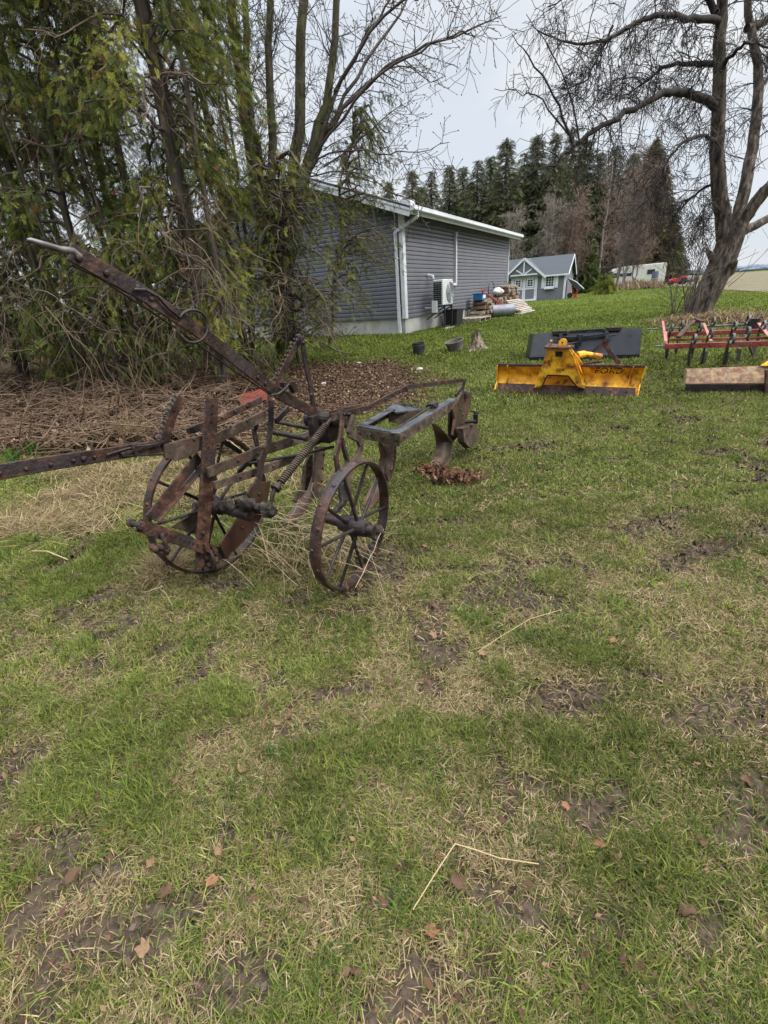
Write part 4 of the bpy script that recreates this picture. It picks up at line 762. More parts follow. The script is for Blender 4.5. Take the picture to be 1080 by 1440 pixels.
for s in (.075, .925):
    mb = MB(); L_ = [r[0]*(1-s)+r[-1]*s for r in rows]; mb.prism([p+bf*.012 for p in L_]+[L_[8]+bf*.05, L_[5]+bf*.055, L_[2]+bf*.05], be, .014); mb.build('rib', M['yellow'], blade, bevel=.003)
for s, k in ((0, -1), (1, 1)):
    mb = MB(); L_ = [r[0 if s == 0 else -1] for r in rows]; mb.prism([p for p in L_]+[L_[8]+bf*.06, L_[3]+bf*.09, L_[0]+bf*.08+ZZ*.02], be, .012); mb.build('end_plate', M['yellow'], blade, bevel=.003)
# turntable bracket in the middle
TB = lambda px, py, d: B(px, py, d)
mb = MB(); o_ = [TB(752, 545, .10), TB(768, 500, .24), TB(770, 488, .27), TB(800, 490, .27), TB(806, 500, .25), TB(822, 546, .10), TB(812, 544, .11), TB(799, 528, .15), TB(770, 527, .15), TB(762, 543, .11)]
nb_ = nrm(np.cross(o_[5]-o_[0], o_[2]-o_[0])); mb.prism(o_, nb_, .022); mb.build('bracket', M['yellow'], blade, bevel=.004)
mb = MB(); mb.prism([TB(752, 545, .10), TB(768, 500, .24), TB(768, 500, .0), TB(752, 545, -.02)], be, .016); mb.prism([TB(822, 546, .10), TB(806, 500, .25), TB(806, 500, .0), TB(822, 546, -.02)], be, .016); mb.prism([TB(806, 497, .24), TB(803, 490, .24), TB(818, 525, -.0), TB(817, 520, -.08)], be, .02)
mb.build('gusset', M['yellow'], blade, bevel=.003)
mb = MB()
for q_ in ([o_[6], o_[7], o_[8], o_[9]],): mb.path([p+nb_*.0135*(1 if nb_ @ bf > 0 else -1) for p in q_], .018, .006, nb_)
mb.build('arch_edge', M['rust_dark'], blade)
mb = MB(); mb.box(TB(786, 498, .275), be*.045, bf*.012, ZZ*.032); mb.build('socket', M['hole'], blade)
mb = MB(); mb.prism([TB(765, 489, .34), TB(800, 490, .34), TB(808, 487, .05), TB(770, 484, .05)], ZZ, .028); mb.build('cap_plate', M['rust_red'], blade, bevel=.006)
for px, py, d, w in ((775, 481, .22, .028), (793, 482, .2, .055)):
    mb = MB(); c = TB(px, py, d); mb.lathe(c-be*.013, be if px < 780 else bf, [(0, .018), (0, w), (.026, w), (.026, .018)], 18, closed=True); mb.bar(c, c-ZZ*.08, .06, .02, be); mb.build('lug', M['yellow'], blade, bevel=.002)
mb = MB(); mb.path([TB(799, 488, .2), TB(812, 505, .05), TB(817, 513, .0)], .045, .03, bf); mb.tube([TB(818, 497, -.1), TB(846, 501, -.22)], .035, 10); mb.tube([TB(812, 500, -.05), TB(822, 498, -.12)], .05, 10); mb.build('angling_arm', M['yellow'], blade, bevel=.003)
mb = MB(); mb.path([TB(830, 505, -.25), TB(842, 492, -.3), TB(852, 479, -.35)], .05, .025, bf); mb.path([TB(850, 482, -.33), TB(858, 496, -.33), TB(871, 511, -.3)], .06, .025, bf); mb.tube([TB(852, 478, -.4), TB(852, 478, -.28)], .035, 10); mb.tube([TB(818, 512, -.2), TB(846, 508, -.35)], .018, 8); mb.tube([TB(793, 484, .15), TB(812, 481, -.3)], .006, 6); mb.build('hitch_arm', M['rust_red'], blade, bevel=.003)
# worn lettering on the mouldboard
TXT = mat('worn black lettering', [(.40, (.015, .013, .010)), (.62, (.03, .02, .012))], 30, 6, .6, second=((.50, .24, .02), 16, .54, .60))
fc = bpy.data.curves.new('lettering', 'FONT'); fc.body = 'FORD'; fc.size = 1; fc.extrude = .01; fc.align_x = 'CENTER'; fc.align_y = 'CENTER'; fc.space_character = 1.06; fc.offset = .012
fo = bpy.data.objects.new('lettering', fc); COL.objects.link(fo); bpy.context.view_layer.update()
me = bpy.data.meshes.new_from_object(fo.evaluated_get(bpy.context.evaluated_depsgraph_get())); bpy.data.objects.remove(fo)
V = np.array([v.co for v in me.vertices]); wd = np.ptp(V[:, 0]); sc = .345/wd; F = [tuple(p.vertices) for p in me.polygons]; bpy.data.meshes.remove(me)
pc_ = B(857, 521, 0); s0 = ((pc_-rows[6][0]) @ be)/((rows[6][-1]-rows[6][0]) @ be)
def surf(s, t):
    i = min(int(t*8), 7); f = t*8-i; a = rows[i][0]*(1-f)+rows[i+1][0]*f; b = rows[i][-1]*(1-f)+rows[i+1][-1]*f; return a*(1-s)+b*s
hgt = np.linalg.norm(rows[8][0]-rows[0][0])
V2 = [surf(s0+v[0]*sc/BL, .80+v[1]*sc*.9/hgt)+bf*(.0085+v[2]*.1) for v in V]; mb = MB(); mb.add(V2, F); mb.build('lettering', TXT, md_)
# ------------------------------------------------------------------ black bucket behind
k0, k1 = G(744, 508), G(899, 503); kc = (k0+k1)/2; kf = nrm(np.cross(nrm(k1-k0), ZZ)); kf = kf if kf @ kc < 0 else -kf; ke = nrm(k1-k0); KL = np.linalg.norm(k1-k0)
def K(px, py, d=0): return on(px, py, kc+kf*d, kf)
bk = thing('loader_bucket', 'large black steel loader bucket lying face down behind the yellow blade', 'loader bucket', kc)
a, b, c, d = K(745, 503, .0), K(899, 499, .0), K(902, 461, -.16), K(751, 470, -.16); mb = MB(); n_ = nrm(np.cross(b-a, d-a)); mb.prism([a, b, c, d], n_, .02); mb.build('back_plate', M['blackp'], bk, bevel=.004)
back = -kf*.55; mb = MB(); mb.prism([d, c, c+back-ZZ*.05, d+back-ZZ*.05], ZZ, .02); mb.prism([a-ZZ*.02, b-ZZ*.02, k1+back*.7, k0+back*.7], ZZ, .02); mb.build('shell', M['blackp'], bk, bevel=.003)
for p, q in ((a, d), (b, c)):
    mb = MB(); g_ = p.copy(); g_[2] = gz(p[0], p[1])+.005; mb.prism([p, q, q+back-ZZ*.05, g_+back, g_], ke, .02); mb.build('side_plate', M['blackp'], bk, bevel=.003)
mb = MB(); g0_, g1_ = k0+kf*.0, k1+kf*.0; mb.bar(a-ZZ*.03-kf*.02, b-ZZ*.03-kf*.02, .07, .02, kf); mb.build('lower_lip', M['hole'], bk)
for px0, px1, py in ((777, 797, 467.5), (853, 873, 462.5)):
    mb = MB(); p, q = K(px0, py+.6, -.14), K(px1, py-.4, -.14); mb.bar(p, q, .06, .10, kf); mb.build('hook_plate', M['rust_dark'], bk, bevel=.004)
mb = MB(); mb.bar(K(788, 475, -.05), K(812, 476, -.05), .055, .05, kf); mb.bar(K(818, 475, -.05), K(856, 470, -.05), .055, .05, kf); mb.bar(K(788, 470, -.07), K(789, 484, -.03), .06, .08, kf); mb.bar(K(852, 466, -.08), K(855, 480, -.03), .06, .08, kf); mb.box(K(815, 476, .02), ke*.035, kf*.07, ZZ*.07); mb.box(K(814, 484, .02), ke*.035, kf*.05, ZZ*.035)
mb.path([K(796, 470, -.1), K(800, 466, -.12), K(848, 463, -.12), K(854, 467, -.1)], .03, .03, kf); mb.bar(K(852, 480, -.02), K(828, 500, .0), .06, .03, kf); mb.build('mounting_frame', M['blackp'], bk, bevel=.004)
mb = MB(); mb.tube([K(779, 476, .0), K(790, 476, .0)], .012, 8); mb.tube([K(780, 480, .02), K(790, 480, .02)], .012, 8); mb.tube([K(858, 472, .02), K(866, 470.5, .02)], .014, 8); mb.build('pin', M['rust_dark'], bk, smooth=40)
# ------------------------------------------------------------------ red cultivator
z_c = .55; ct = thing('red_cultivator', 'faded red spring tooth cultivator with curled black tines on the lawn under the bare tree', 'cultivator', G(1010, 505))
cg = ct.location[2]
def C(px, py, z=z_c): return on(px, py, ZZ*(cg+z), ZZ)
M['redf'] = mat('faded red paint', [(.25, (.075, .014, .012)), (.5, (.17, .028, .023)), (.75, (.25, .065, .05))], 5, 7, .6, 0, .2, 40, second=((.07, .04, .03), 6, .54, .66))
fL, fR = C(935, 487, .42), C(1110, 482, .42); rL, rR = C(935, 470, .45), C(1110, 464.5, .45); cfd = nrm(np.cross(fR-fL, ZZ)); cfd = cfd if cfd[1] < 0 else -cfd
for p, q in ((fL, fR), (rL, rR)):
    mb = MB(); mb.bar(p, q, .065, .065, ZZ); bolts(mb, p, q, cfd, .033, 12, .010); mb.build('tool_bar', M['redf'], ct, bevel=.006)
mb = MB(); mb.bar(C(934, 478, .44), C(1110, 474.5, .44), .03, .03, ZZ); mb.build('tool_bar', M['redf'], ct, bevel=.004)
for p, q, w in ((C(931.5, 455, .55), C(935.5, 484, .45), .035), (C(989, 458, .55), C(999, 484, .46), .035), (C(1066, 458, .55), C(1083, 480, .46), .04), (fL, rL, .05)):
    mb = MB(); mb.bar(p+ZZ*.036, q+ZZ*.036, w, .012, ZZ); mb.build('cross_brace', mat('pinkish worn red', [(.3, (.24, .06, .05)), (.7, (.36, .16, .14))], 8, 6, .6) if 'pinkish worn red' not in bpy.data.materials else bpy.data.materials['pinkish worn red'], ct, bevel=.003)
mb = MB(); mb.path([C(954, 474, .5), C(966, 460, .56), C(980, 448.5, .62)], .06, .03, ZZ); mb.bar(C(978, 449, .62), C(987, 453, .60), .07, .05, ZZ); mb.build('hitch_mast', M['rust_red'], ct, bevel=.004)
mb = MB(); mb.path([C(1072, 455, .5), C(1085, 472, .5)], .07, .03, ZZ); mb.box(C(1060, 456, .52), nrm(fR-fL)*.06, cfd*.05, ZZ*.09); mb.build('hitch_mast', M['rust_dark'], ct, bevel=.004)
mb = MB(); mb.tube([C(909, 463, .5), C(960, 461, .5)], .012, 8); mb.tube([C(992, 459, .52), C(1110, 453, .52)], .014, 8); mb.tube([C(921, 487, .42), C(936, 487, .42)], .013, 8); mb.build('adjusting_rod', M['worn'], ct, smooth=40)
heads = [(357, 222, 25), (270, 245, 22), (510, 240, 25), (622, 192, 25), (602, 295, 30), (460, 340, 30), (803, 230, 25), (915, 178, 26), (910, 285, 33), (782, 338, 32), (1045, 225, 26)]
feet = [(300, 470), (218, 515), (432, 500), (535, 550), (520, 555), (405, 575), (720, 560), (820, 535), (945, 495), (705, 565), (985, 400)]
for (hx, hy, hr), (qx, qy) in zip(heads, feet):
    z_h = .60; c = C(900+hx/6, 420+hy/6, z_h); R_ = hr/6*np.linalg.norm(c-EYE)/FPX*1.0; fd = cfd; e_ = nrm(fR-fL)
    foot = G(900+qx/6, 420+qy/6)+ZZ*.0; base = c+cfd*.0; base = c-ZZ*R_*1.0; m = MB()
    pts = [c+R_*(math.cos(t)*fd*1.0+math.sin(t)*ZZ) for t in np.linspace(-2.6, 2.9, 16)]; lo = foot+ZZ*.02; mid = (pts[-1]+lo)/2-fd*.07; pts2 = pts+[pts[-1]*.7+mid*.3-fd*.03, mid, lo*.8+mid*.2, lo]
    m.path(pts2, .042, .011, np.cross(e_, fd) if False else nrm(np.cross(fd, ZZ))) if False else None
    for a_, b_ in zip(pts2[:-1], pts2[1:]): n_ = nrm(np.cross(e_, b_-a_)); m.bar(a_-nrm(b_-a_)*.004, b_+nrm(b_-a_)*.004, .028, .010, n_)
    tn = m.build('spring_tine', mat('black spring steel', [(.3, (.03, .03, .03)), (.55, (.085, .083, .08)), (.75, (.2, .2, .195))], 10, 6, .5, .4) if 'black spring steel' not in bpy.data.materials else bpy.data.materials['black spring steel'], ct)
    m = MB(); m.prism([lo-e_*.035+ZZ*.16-fd*.05, lo+e_*.035+ZZ*.16-fd*.05, lo+e_*.02+fd*.01, lo-e_*.02+fd*.01], nrm(np.cross(e_, ZZ*.16-fd*.06)), .012); m.build('shovel', M['rust_dark'], tn)
# ------------------------------------------------------------------ second, rust-orange scraper blade at the right edge
s0_, s1_ = G(963, 552), G(1150, 553); sc_ = (s0_+s1_)/2; se_ = nrm(s1_-s0_); sf = nrm(np.cross(se_, ZZ)); sf = sf if sf @ sc_ < 0 else -sf
def Q_(px, py, d=0): return on(px, py, s0_+sf*d, sf)
sb_ = thing('scraper_blade', 'rust mottled scraper blade with dark steel lower lip at the right edge of the lawn', 'scraper blade', sc_)
tL, tR = Q_(966, 519, -.16), Q_(1150, 512, -.16); mL, mR = Q_(964, 540, 0), Q_(1150, 538, 0); rows2 = []
for t in np.linspace(0, 1, 7):
    a_, b_ = mL*(1-t)+tL*t, mR*(1-t)+tR*t; rows2.append([a_*(1-s)+b_*s+sf*.012*math.sin(math.pi*t) for s in np.linspace(0, 1, 8)])
mb = MB(); mb.sheet(rows2, .014); mb.prism([r[0] for r in rows2]+[tL-sf*.06, mL-sf*.12], se_, .012)
mb.build('mouldboard', mat('orange lichen rust', [(.3, (.07, .04, .03)), (.46, (.17, .085, .05)), (.56, (.20, .165, .10)), (.68, (.36, .17, .04))], 13, 10, .9, 0, .6, 60, second=((.12, .075, .06), 22, .5, .62)), sb_, smooth=50)
mb = MB(); mb.bar((s0_+mL)/2+sf*.012, (s1_+mR)/2+sf*.012, np.linalg.norm(mL-s0_)*.98, .018, sf); hole_discs(mb, (s0_*.55+mL*.45), s0_*.55+mL*.45+se_*1.0, sf, .022, 4, .016, t0=.12, t1=.75); mb.build('cutting_edge', [M['rust_dark'], M['hole']], sb_, bevel=.003)
mb = MB(); mb.prism([Q_(1075, 555, .10), Q_(1076, 520, .06), Q_(1090, 516, .04), Q_(1092, 556, .10)], sf, .05); mb.build('support_arm', M['rust_red'], sb_, bevel=.005)
mb = MB(); mb.prism([Q_(1070, 514, -.12), Q_(1080, 508, -.14), Q_(1120, 506, -.14), Q_(1120, 516, -.12)], sf, .05); mb.build('top_bracket', M['yellow'], sb_, bevel=.004)
# ------------------------------------------------------------------ pail, feed tub, stump, stones, red panel
pc2 = G(589, 499); pr = 17*np.linalg.norm(pc2-EYE)/FPX/2; pl_ = thing('black_pail', 'small black plastic pail standing alone on the grass by the leaf bed', 'pail', pc2)
mb = MB(); h = pr*1.75; mb.lathe(pc2, ZZ, [(.004, .0005), (.004, pr*.86), (h*.72, pr*.97), (h*.72, pr*1.04), (h*.78, pr*1.04), (h*.8, pr), (h, pr*1.02), (h, pr*.95), (h*.1, pr*.82), (h*.1, .0005)], 28); mb.build('body', M['rubberB'], pl_, smooth=40)
mb = MB(); mb.tube([pc2+ZZ*h*.85+pr*1.04*np.array([math.cos(t), math.sin(t), 0])-ZZ*(.10*math.sin(t*1.0-2.2)+.02)*.6 for t in np.linspace(3.4, 6.0, 12)], .004, 5); mb.build('bail', M['worn'], pl_)
tc_ = G(641, 494); tr = 24*np.linalg.norm(tc_-EYE)/FPX/2; tu = thing('rubber_feed_tub', 'shallow grey rubber feed tub tilted against the rotten stump', 'tub', tc_)
mb = MB(); ax = nrm(ZZ*1-np.array([.22, .1, 0])); mb.lathe(tc_+ZZ*.02, ax, [(0, .0005), (0, tr*.75), (tr*.9, tr*1.0), (tr*.95, tr*1.05), (tr*1.0, tr*1.02), (tr*.98, tr*.96), (tr*.1, tr*.7), (tr*.1, .0005)], 28); mb.build('body', mat('grey rubber', [(.3, (.07, .065, .055)), (.7, (.16, .145, .125))], 6, 6, .9), tu, smooth=40)
st = G(670, 490); rg = np.random.default_rng(77); stp = thing('tree_stump', 'jagged rotten tree stump with a broken spike on the lawn', 'stump', st)
mb = MB(); k = 22; V = []; hs = [0, .04, .09, .14, .19, .25]
for i_, h in enumerate(hs):
    for j in range(k):
        a_ = j*2*math.pi/k; fl = 1+.55*max(0, math.cos(a_*3+.6))*(1-i_/5)**2+rg.uniform(-.3, .3); R = (.17-.085*(h/.25)**.6)*fl; V.append(st+R*np.array([math.cos(a_), math.sin(a_), 0])*(1.15 if i_ == 0 else 1)+ZZ*(h+(-.03 if i_ == 0 else 0)+(rg.uniform(-.12, .16) if i_ == 5 else 0)+(.06*math.exp(-((a_-1.0)/.5)**2)*i_/5)))
mb.add(V, [(i_*k+j, i_*k+(j+1) % k, (i_+1)*k+(j+1) % k, (i_+1)*k+j) for i_ in range(5) for j in range(k)]); mb.tube([st+ZZ*.2+np.array([-.02, 0, 0]), st+ZZ*.31+np.array([-.015, .01, 0]), st+ZZ*.40+np.array([.0, 0, 0])], [.05, .032, .008], 7); mb.ball(st+ZZ*.2, .085, 0, 6, (1, 1, .6), rg, .2)
mb.build('wood', mat('rotten wood', [(.36, (.03, .022, .016)), (.5, (.10, .075, .052)), (.66, (.30, .24, .18))], 14, 8, .95, 0, .8, 40, stretch=(1, 1, .3)), stp, smooth=50)
stone_m = mat('pale stone', [(.3, (.22, .21, .19)), (.7, (.40, .39, .35))], 9, 7, .9, 0, .3)
for px, py, r, lab in ((590, 520, .045, 'white stone on the grass just below the black pail'), (455, 541, .033, 'pale stone among the brown leaves left of the plough spring'), (563, 470, .05, 'small white stone at the foot of the downspout'), (433, 532, .024, 'smaller pale stone at the left of the leaf bed'), (505, 512, .03, 'flat pale stone on the far edge of the leaf bed')):
    p = G(px, py); mb = MB(); rg = np.random.default_rng(px); mb.ball(p+ZZ*r*.4, r, 0, 7, (1.5, .9, .7), rg, .22); tag(mb.build('stone', stone_m, loc=p, smooth=180), lab, 'stone', 'pale stones')
rp = G(358, 570); mb = MB(); a_ = rp+ZZ*.03; u_ = nrm([.8, .3, .12]); w_ = nrm([-.25, .6, .55]); rws = [[a_+u_*(s*.42-.21)+w_*(t*.22)+ZZ*.03*math.sin(t*3)+ZZ*.01*math.sin(s*9) for s in np.linspace(0, 1, 7)] for t in np.linspace(0, 1, 5)]; mb.sheet(rws, .012)
tag(mb.build('scrap_sheet', mat('faded orange red plastic', [(.3, (.10, .018, .012)), (.6, (.18, .030, .018)), (.8, (.12, .05, .035))], 9, 7, .7), loc=rp, smooth=50), 'faded orange red panel lying at the foot of the cedar behind the plough', 'panel')
# ------------------------------------------------------------------ camper and red tractor in the distance
cp = np.array([0, 75, .32]); cp[0] = on(891, 398, cp, (0, 1, 0))[0]; ce = nrm([.97, -.24, 0]); cn = np.array([ce[1], -ce[0], 0.]); cb = thing('camper_trailer', 'dirty white camper trailer half hidden by brush in front of the spruces', 'camper', cp)
def T(x, y, z): return cp+ce*x+cn*y+ZZ*z
mb = MB(); prof = [(-3.5, .55), (-3.55, 1.0), (-3.2, 1.6), (-3.3, 1.9), (-2.9, 2.65), (-1, 2.85), (3.6, 2.95), (3.75, 2.8), (3.75, .55)]; mb.prism([T(x, 0, z) for x, z in prof], cn, 2.4); mb.build('body', mat('chalky white panels', [(.3, (.42, .42, .38)), (.7, (.60, .60, .55))], 1.2, 8, .5, stretch=(3, 3, .4)), cb, bevel=.06)
for x, z, w, h in ((-1.5, 1.75, .75, .2), (-2.9, 1.75, .35, .3), (1.8, 1.9, .5, .3)): mb = MB(); mb.box(T(x, 1.21, z), ce*w, cn*.02, ZZ*h); mb.build('window', M['glass'], cb)
mb = MB(); mb.box(T(-3.42, 0, 1.75), nrm(ce*.3+ZZ)*0+ce*.05, cn*1.0, ZZ*.3); mb.build('window', M['glass'], cb); mb = MB(); mb.box(T(-3.1, 0, 2.3), ce*.3, cn*1.1, ZZ*.03); mb.build('awning', M['white'], cb)
for x in (-.5, .4): mb = MB(); mb.lathe(T(x, 1.0, .33), cn, [(0, .0005), (0, .33), (.2, .33), (.2, .0005)], 20); mb.build('wheel', M['rubberB'], cb)
tq = G(951, 400.5); te = nrm([.98, -.2, 0]); tn_ = np.array([te[1], -te[0], 0.]); tt_ = thing('red_tractor', 'small red garden tractor parked on the grass beside the last dark spruce', 'tractor', tq); red2 = mat('bright red paint', [(.3, (.42, .02, .03)), (.7, (.52, .04, .05))], 3, 4, .4)
def TT(x, y, z): return tq+te*x+tn_*y+ZZ*z
mb = MB(); mb.prism([TT(x, 0, z) for x, z in ((-1.0, .3), (-1.05, .62), (-.85, .72), (-.1, .82), (-.05, .35))], tn_, .6); mb.build('hood', red2, tt_, bevel=.03)
mb = MB(); mb.prism([TT(x, 0, z) for x, z in ((.1, .35), (.15, .85), (.45, 1.05), (.95, 1.0), (1.0, .5), (.6, .35))], tn_, .9); mb.build('fender', red2, tt_, bevel=.04)
mb = MB(); mb.box(TT(.35, 0, 1.0), te*.22, tn_*.22, ZZ*.06); mb.box(TT(.58, 0, 1.2), te*.05, tn_*.22, ZZ*.2); mb.build('seat', M['rubberB'], tt_, bevel=.03); mb = MB(); mb.tube([TT(-.1, 0, .8), TT(0.02, 0, 1.1)], .03, 6); mb.lathe(TT(.02, 0, 1.1), nrm(ZZ-te*.4), [(0, .16), (.03, .19), (0, .2)], 16, closed=True); mb.build('steering_wheel', M['rubberB'], tt_)
for x, r, y in ((-.75, .27, .42), (-.75, .27, -.42), (.65, .42, .5), (.65, .42, -.5)): mb = MB(); mb.lathe(TT(x, y, r), tn_, [(-.11, .0005), (-.11, r), (.11, r), (.11, .0005)], 20); mb.build('wheel', M['rubberB'], tt_, smooth=40)
mb = MB(); mb.box(TT(1.5, 0, .75), te*.45, tn_*.45, ZZ*.25); mb.build('bagger', mat('grey hopper', [(.3, (.35, .33, .32)), (.7, (.5, .48, .46))], 4, 4, .6), tt_, bevel=.05)
# dark upright thing by the brush heap: a stack of bluish drums
dq = G(918.5, 404.5); mb = MB()
for k, (r, z0_, z1_) in enumerate(((.42, 0, .95), (.36, .98, 1.75))): mb.lathe(dq, ZZ, [(z0_, .0005), (z0_, r), (z0_+.3, r*1.03), (z1_-.2, r), (z1_, r*.95), (z1_, .0005)], 18)
tag(mb.build('barrel_stack', mat('slate blue plastic', [(.3, (.05, .06, .085)), (.7, (.12, .14, .18))], 3, 4, .5), loc=dq, smooth=40), 'dark bluish upright barrel at the right end of the camper', 'barrel')
# ================================================================== TREES
def seg_mesh(segs, thin=.02):
    """segs: list of (p0, p1, r0, r1) -> verts, quads; five sides for thick, three for thin"""
    S = np.array([[*a, *b, r, q] for a, b, r, q in segs]); Vs, Fs, o = [], [], 0
    for k, sel in ((7, S[:, 6] > .06), (5, (S[:, 6] <= .06) & (S[:, 6] > thin)), (3, S[:, 6] <= thin)):
        A = S[sel]
        if not len(A): continue
        p, q, r0, r1 = A[:, :3], A[:, 3:6], A[:, 6], A[:, 7]; d = q-p; L = np.linalg.norm(d, axis=1, keepdims=True)+1e-9; d = d/L; q = q+d*r1[:, None]*.3
        ref = np.where(np.abs(d[:, 2:3]) > .9, [[1., 0, 0]], [[0, 0, 1.]]); u = np.cross(d, ref); u /= np.linalg.norm(u, axis=1, keepdims=True)+1e-9; w = np.cross(d, u); a = np.arange(k)*2*math.pi/k
        ring = np.cos(a)[None, :, None]*u[:, None]+np.sin(a)[None, :, None]*w[:, None]
        V = np.concatenate([p[:, None]+ring*r0[:, None, None], q[:, None]+ring*r1[:, None, None]], 1).reshape(-1, 3); b = np.arange(len(A))[:, None]*2*k+o; F = []
        for j in range(k): F.append(np.concatenate([b+j, b+(j+1) % k, b+k+(j+1) % k, b+k+j], 1))
        Vs.append(V); Fs.append(np.vstack(F)); o += len(V)
    return np.vstack(Vs), np.vstack(Fs)
def limb(S, pts, r0, r1, rng, wob=.0, sub=4):
    """smooth tapering limb through guide points; returns sampled (p, dir, r)"""
    P_ = np.array(pts, float); n = len(P_); out_ = []
    if n > 2:
        t = np.linspace(0, n-1, (n-1)*sub+1); i = np.clip(t.astype(int), 0, n-2); f = (t-i)[:, None]; m = np.gradient(P_, axis=0)
        C = (2*f**3-3*f**2+1)*P_[i]+(f**3-2*f**2+f)*m[i]+(-2*f**3+3*f**2)*P_[i+1]+(f**3-f**2)*m[i+1]
    else: C = np.linspace(P_[0], P_[1], sub+1)
    if wob: C[1:-1] += rng.normal(0, wob, C[1:-1].shape)
    R = np.linspace(r0, r1, len(C))
    for k in range(len(C)-1): S.append((C[k], C[k+1], R[k], R[k+1])); out_.append((C[k], nrm(C[k+1]-C[k]), R[k]))
    return out_
def twig(S, p, d, L, r, lv, rng, droop=.12, wob=.3, kids=(3, 6), n=5, rmin=.004, tips=None, shrink=.55):
    st = L/n; p = np.array(p); d = np.array(d); kid_n = rng.integers(*kids) if lv > 0 else 0; at = rng.random(kid_n)
    for k in range(n):
        d = nrm(d+rng.normal(0, wob, 3)*.5+np.array([0, 0, -droop])); q = p+d*st; ra, rb = max(r*(1-k/n*.75), rmin), max(r*(1-(k+1)/n*.75), rmin*.8)
        S.append((p, q, ra, rb))
        for a in at[(at >= k/n) & (at < (k+1)/n)]:
            s = nrm(rng.normal(0, 1, 3)); s = nrm(s-d*(s @ d)); twig(S, p+d*st*(a*n-k), nrm(d*rng.uniform(.3, .9)+s*rng.uniform(.5, 1)), L*rng.uniform(.35, .7)*(1-.3*a), max(rb*shrink, rmin), lv-1, rng, droop, wob, kids, max(n-1, 3), rmin, tips, shrink)
        p = q
    if tips is not None: tips.append((p, d))
def along(S, smp, rng, dens, L, r, lv, up=.0, droop=.1, start=0, **k):
    for (p, d, rr) in smp[start:]:
        for _ in range(rng.poisson(dens)):
            s = nrm(rng.normal(0, 1, 3)); s = nrm(s-d*(s @ d)+np.array([0, 0, up])); twig(S, p+d*rng.uniform(0, .2), nrm(s+d*rng.uniform(.1, .7)), L*rng.uniform(.5, 1.2), min(r, rr*.5), lv, rng, droop, **k)
bark = mat('furrowed grey brown bark', [(.38, (.010, .008, .006)), (.5, (.055, .042, .032)), (.63, (.15, .12, .092))], 11, 10, .95, 0, 1.0, 30, stretch=(1, 1, .3), second=((.05, .045, .028), 2.0, .5, .7))
bark_dark = mat('dark cedar bark', [(.3, (.022, .017, .014)), (.55, (.062, .048, .038)), (.75, (.14, .115, .092))], 14, 8, .95, 0, .8, 24, stretch=(1, 1, .15))
bark_moss = mat('mossy bark', [(.3, (.022, .020, .012)), (.55, (.058, .050, .032)), (.75, (.11, .10, .066))], 10, 8, .95, 0, .6, 24, stretch=(1, 1, .2), second=((.06, .075, .018), 2.2, .5, .62))
twig_m = mat('grey brown twigs', [(.3, (.036, .029, .023)), (.7, (.09, .072, .058))], 3, 4, .85)
twig_dark = mat('dark purplish twigs', [(.3, (.012, .010, .009)), (.7, (.038, .029, .025))], 2, 4, .85)
deadtwig = mat('bleached dead twigs', [(.3, (.06, .043, .03)), (.7, (.17, .125, .088))], 4, 4, .9)
# ------------------------------------------------------------------ the big leaning bare tree on the right
rg = np.random.default_rng(101); tb0 = G(986, 442); TY = tb0[1]
bt = thing('bare_tree', 'large leaning bare tree with three heavy stems and drooping dark twigs beside the stubble field', 'tree', tb0)
def A_(px, py, dy=0): return AY(px, py, TY+dy)
S1 = []; tr_ = limb(S1, [tb0-ZZ*.2, A_(986, 432), A_(1001, 402), A_(1019, 362), A_(1034, 318)], .33, .30, rg); S1[0] = (S1[0][0], S1[0][1], .52, .38)
S1[1] = (S1[1][0], S1[1][1], .39, .34)
stA = limb(S1, [A_(1020, 345), A_(1016, 300), A_(1009, 230), A_(1011, 150), A_(1012, 60), A_(1016, 0), A_(1012, -90)], .20, .085, rg, .01)
stB = limb(S1, [A_(1034, 330), A_(1050, 250, .3), A_(1064, 165, .6), A_(1066, 90, .7), A_(1052, 20, .9), A_(1060, -80, 1)], .155, .06, rg, .01)
stC = limb(S1, [A_(1030, 330), A_(1075, 270, -.4), A_(1115, 225, -.8), A_(1160, 120, -1.0), A_(1190, -20, -1)], .16, .07, rg, .01)
stD = limb(S1, [A_(1030, 335), A_(1072, 312, .3), A_(1120, 285, .8), A_(1190, 240, 1.2), A_(1250, 120, 1.5)], .12, .04, rg, .01)
stE = limb(S1, [A_(1050, 40, .8), A_(1085, 20, 1.0), A_(1110, -60, 1)], .09, .05, rg, .01)
# burls and broken stub on the trunk
S1.append((A_(1022, 378), A_(1034, 368, -.35), .24, .06)); S1.append((A_(1034, 368, -.35), A_(1035, 367, -.40), .06, .005)); S1.append((A_(1010, 372), A_(994, 352), .16, .04)); S1.append((A_(994, 352), A_(993, 348), .04, .005))
V_, F_ = seg_mesh(S1); raw('trunk', V_, F_, bark, parent=bt, smooth=True)
S2 = []; kw = dict(kids=(4, 8), n=7, rmin=.0052, wob=.30)
L1 = limb(S2, [A_(1010, 152), A_(985, 138, -.2), A_(958, 130, -.4), A_(925, 136, -.7), A_(880, 160, -1.0), A_(835, 184, -1.3), A_(805, 206, -1.5), A_(785, 228, -1.6)], .10, .028, rg, .02)
L1b = limb(S2, [A_(806, 205, -1.5), A_(786, 150, -1.6), A_(752, 92, -1.8), A_(720, 48, -2)], .03, .008, rg, .015); L1c = limb(S2, [A_(800, 190, -1.5), A_(760, 140, -1.3), A_(735, 130, -1.3), A_(695, 125, -1.3)], .02, .006, rg, .02)
L1d = limb(S2, [A_(815, 200, -1.5), A_(790, 100, -1.2), A_(740, 20, -1)], .022, .007, rg, .02)
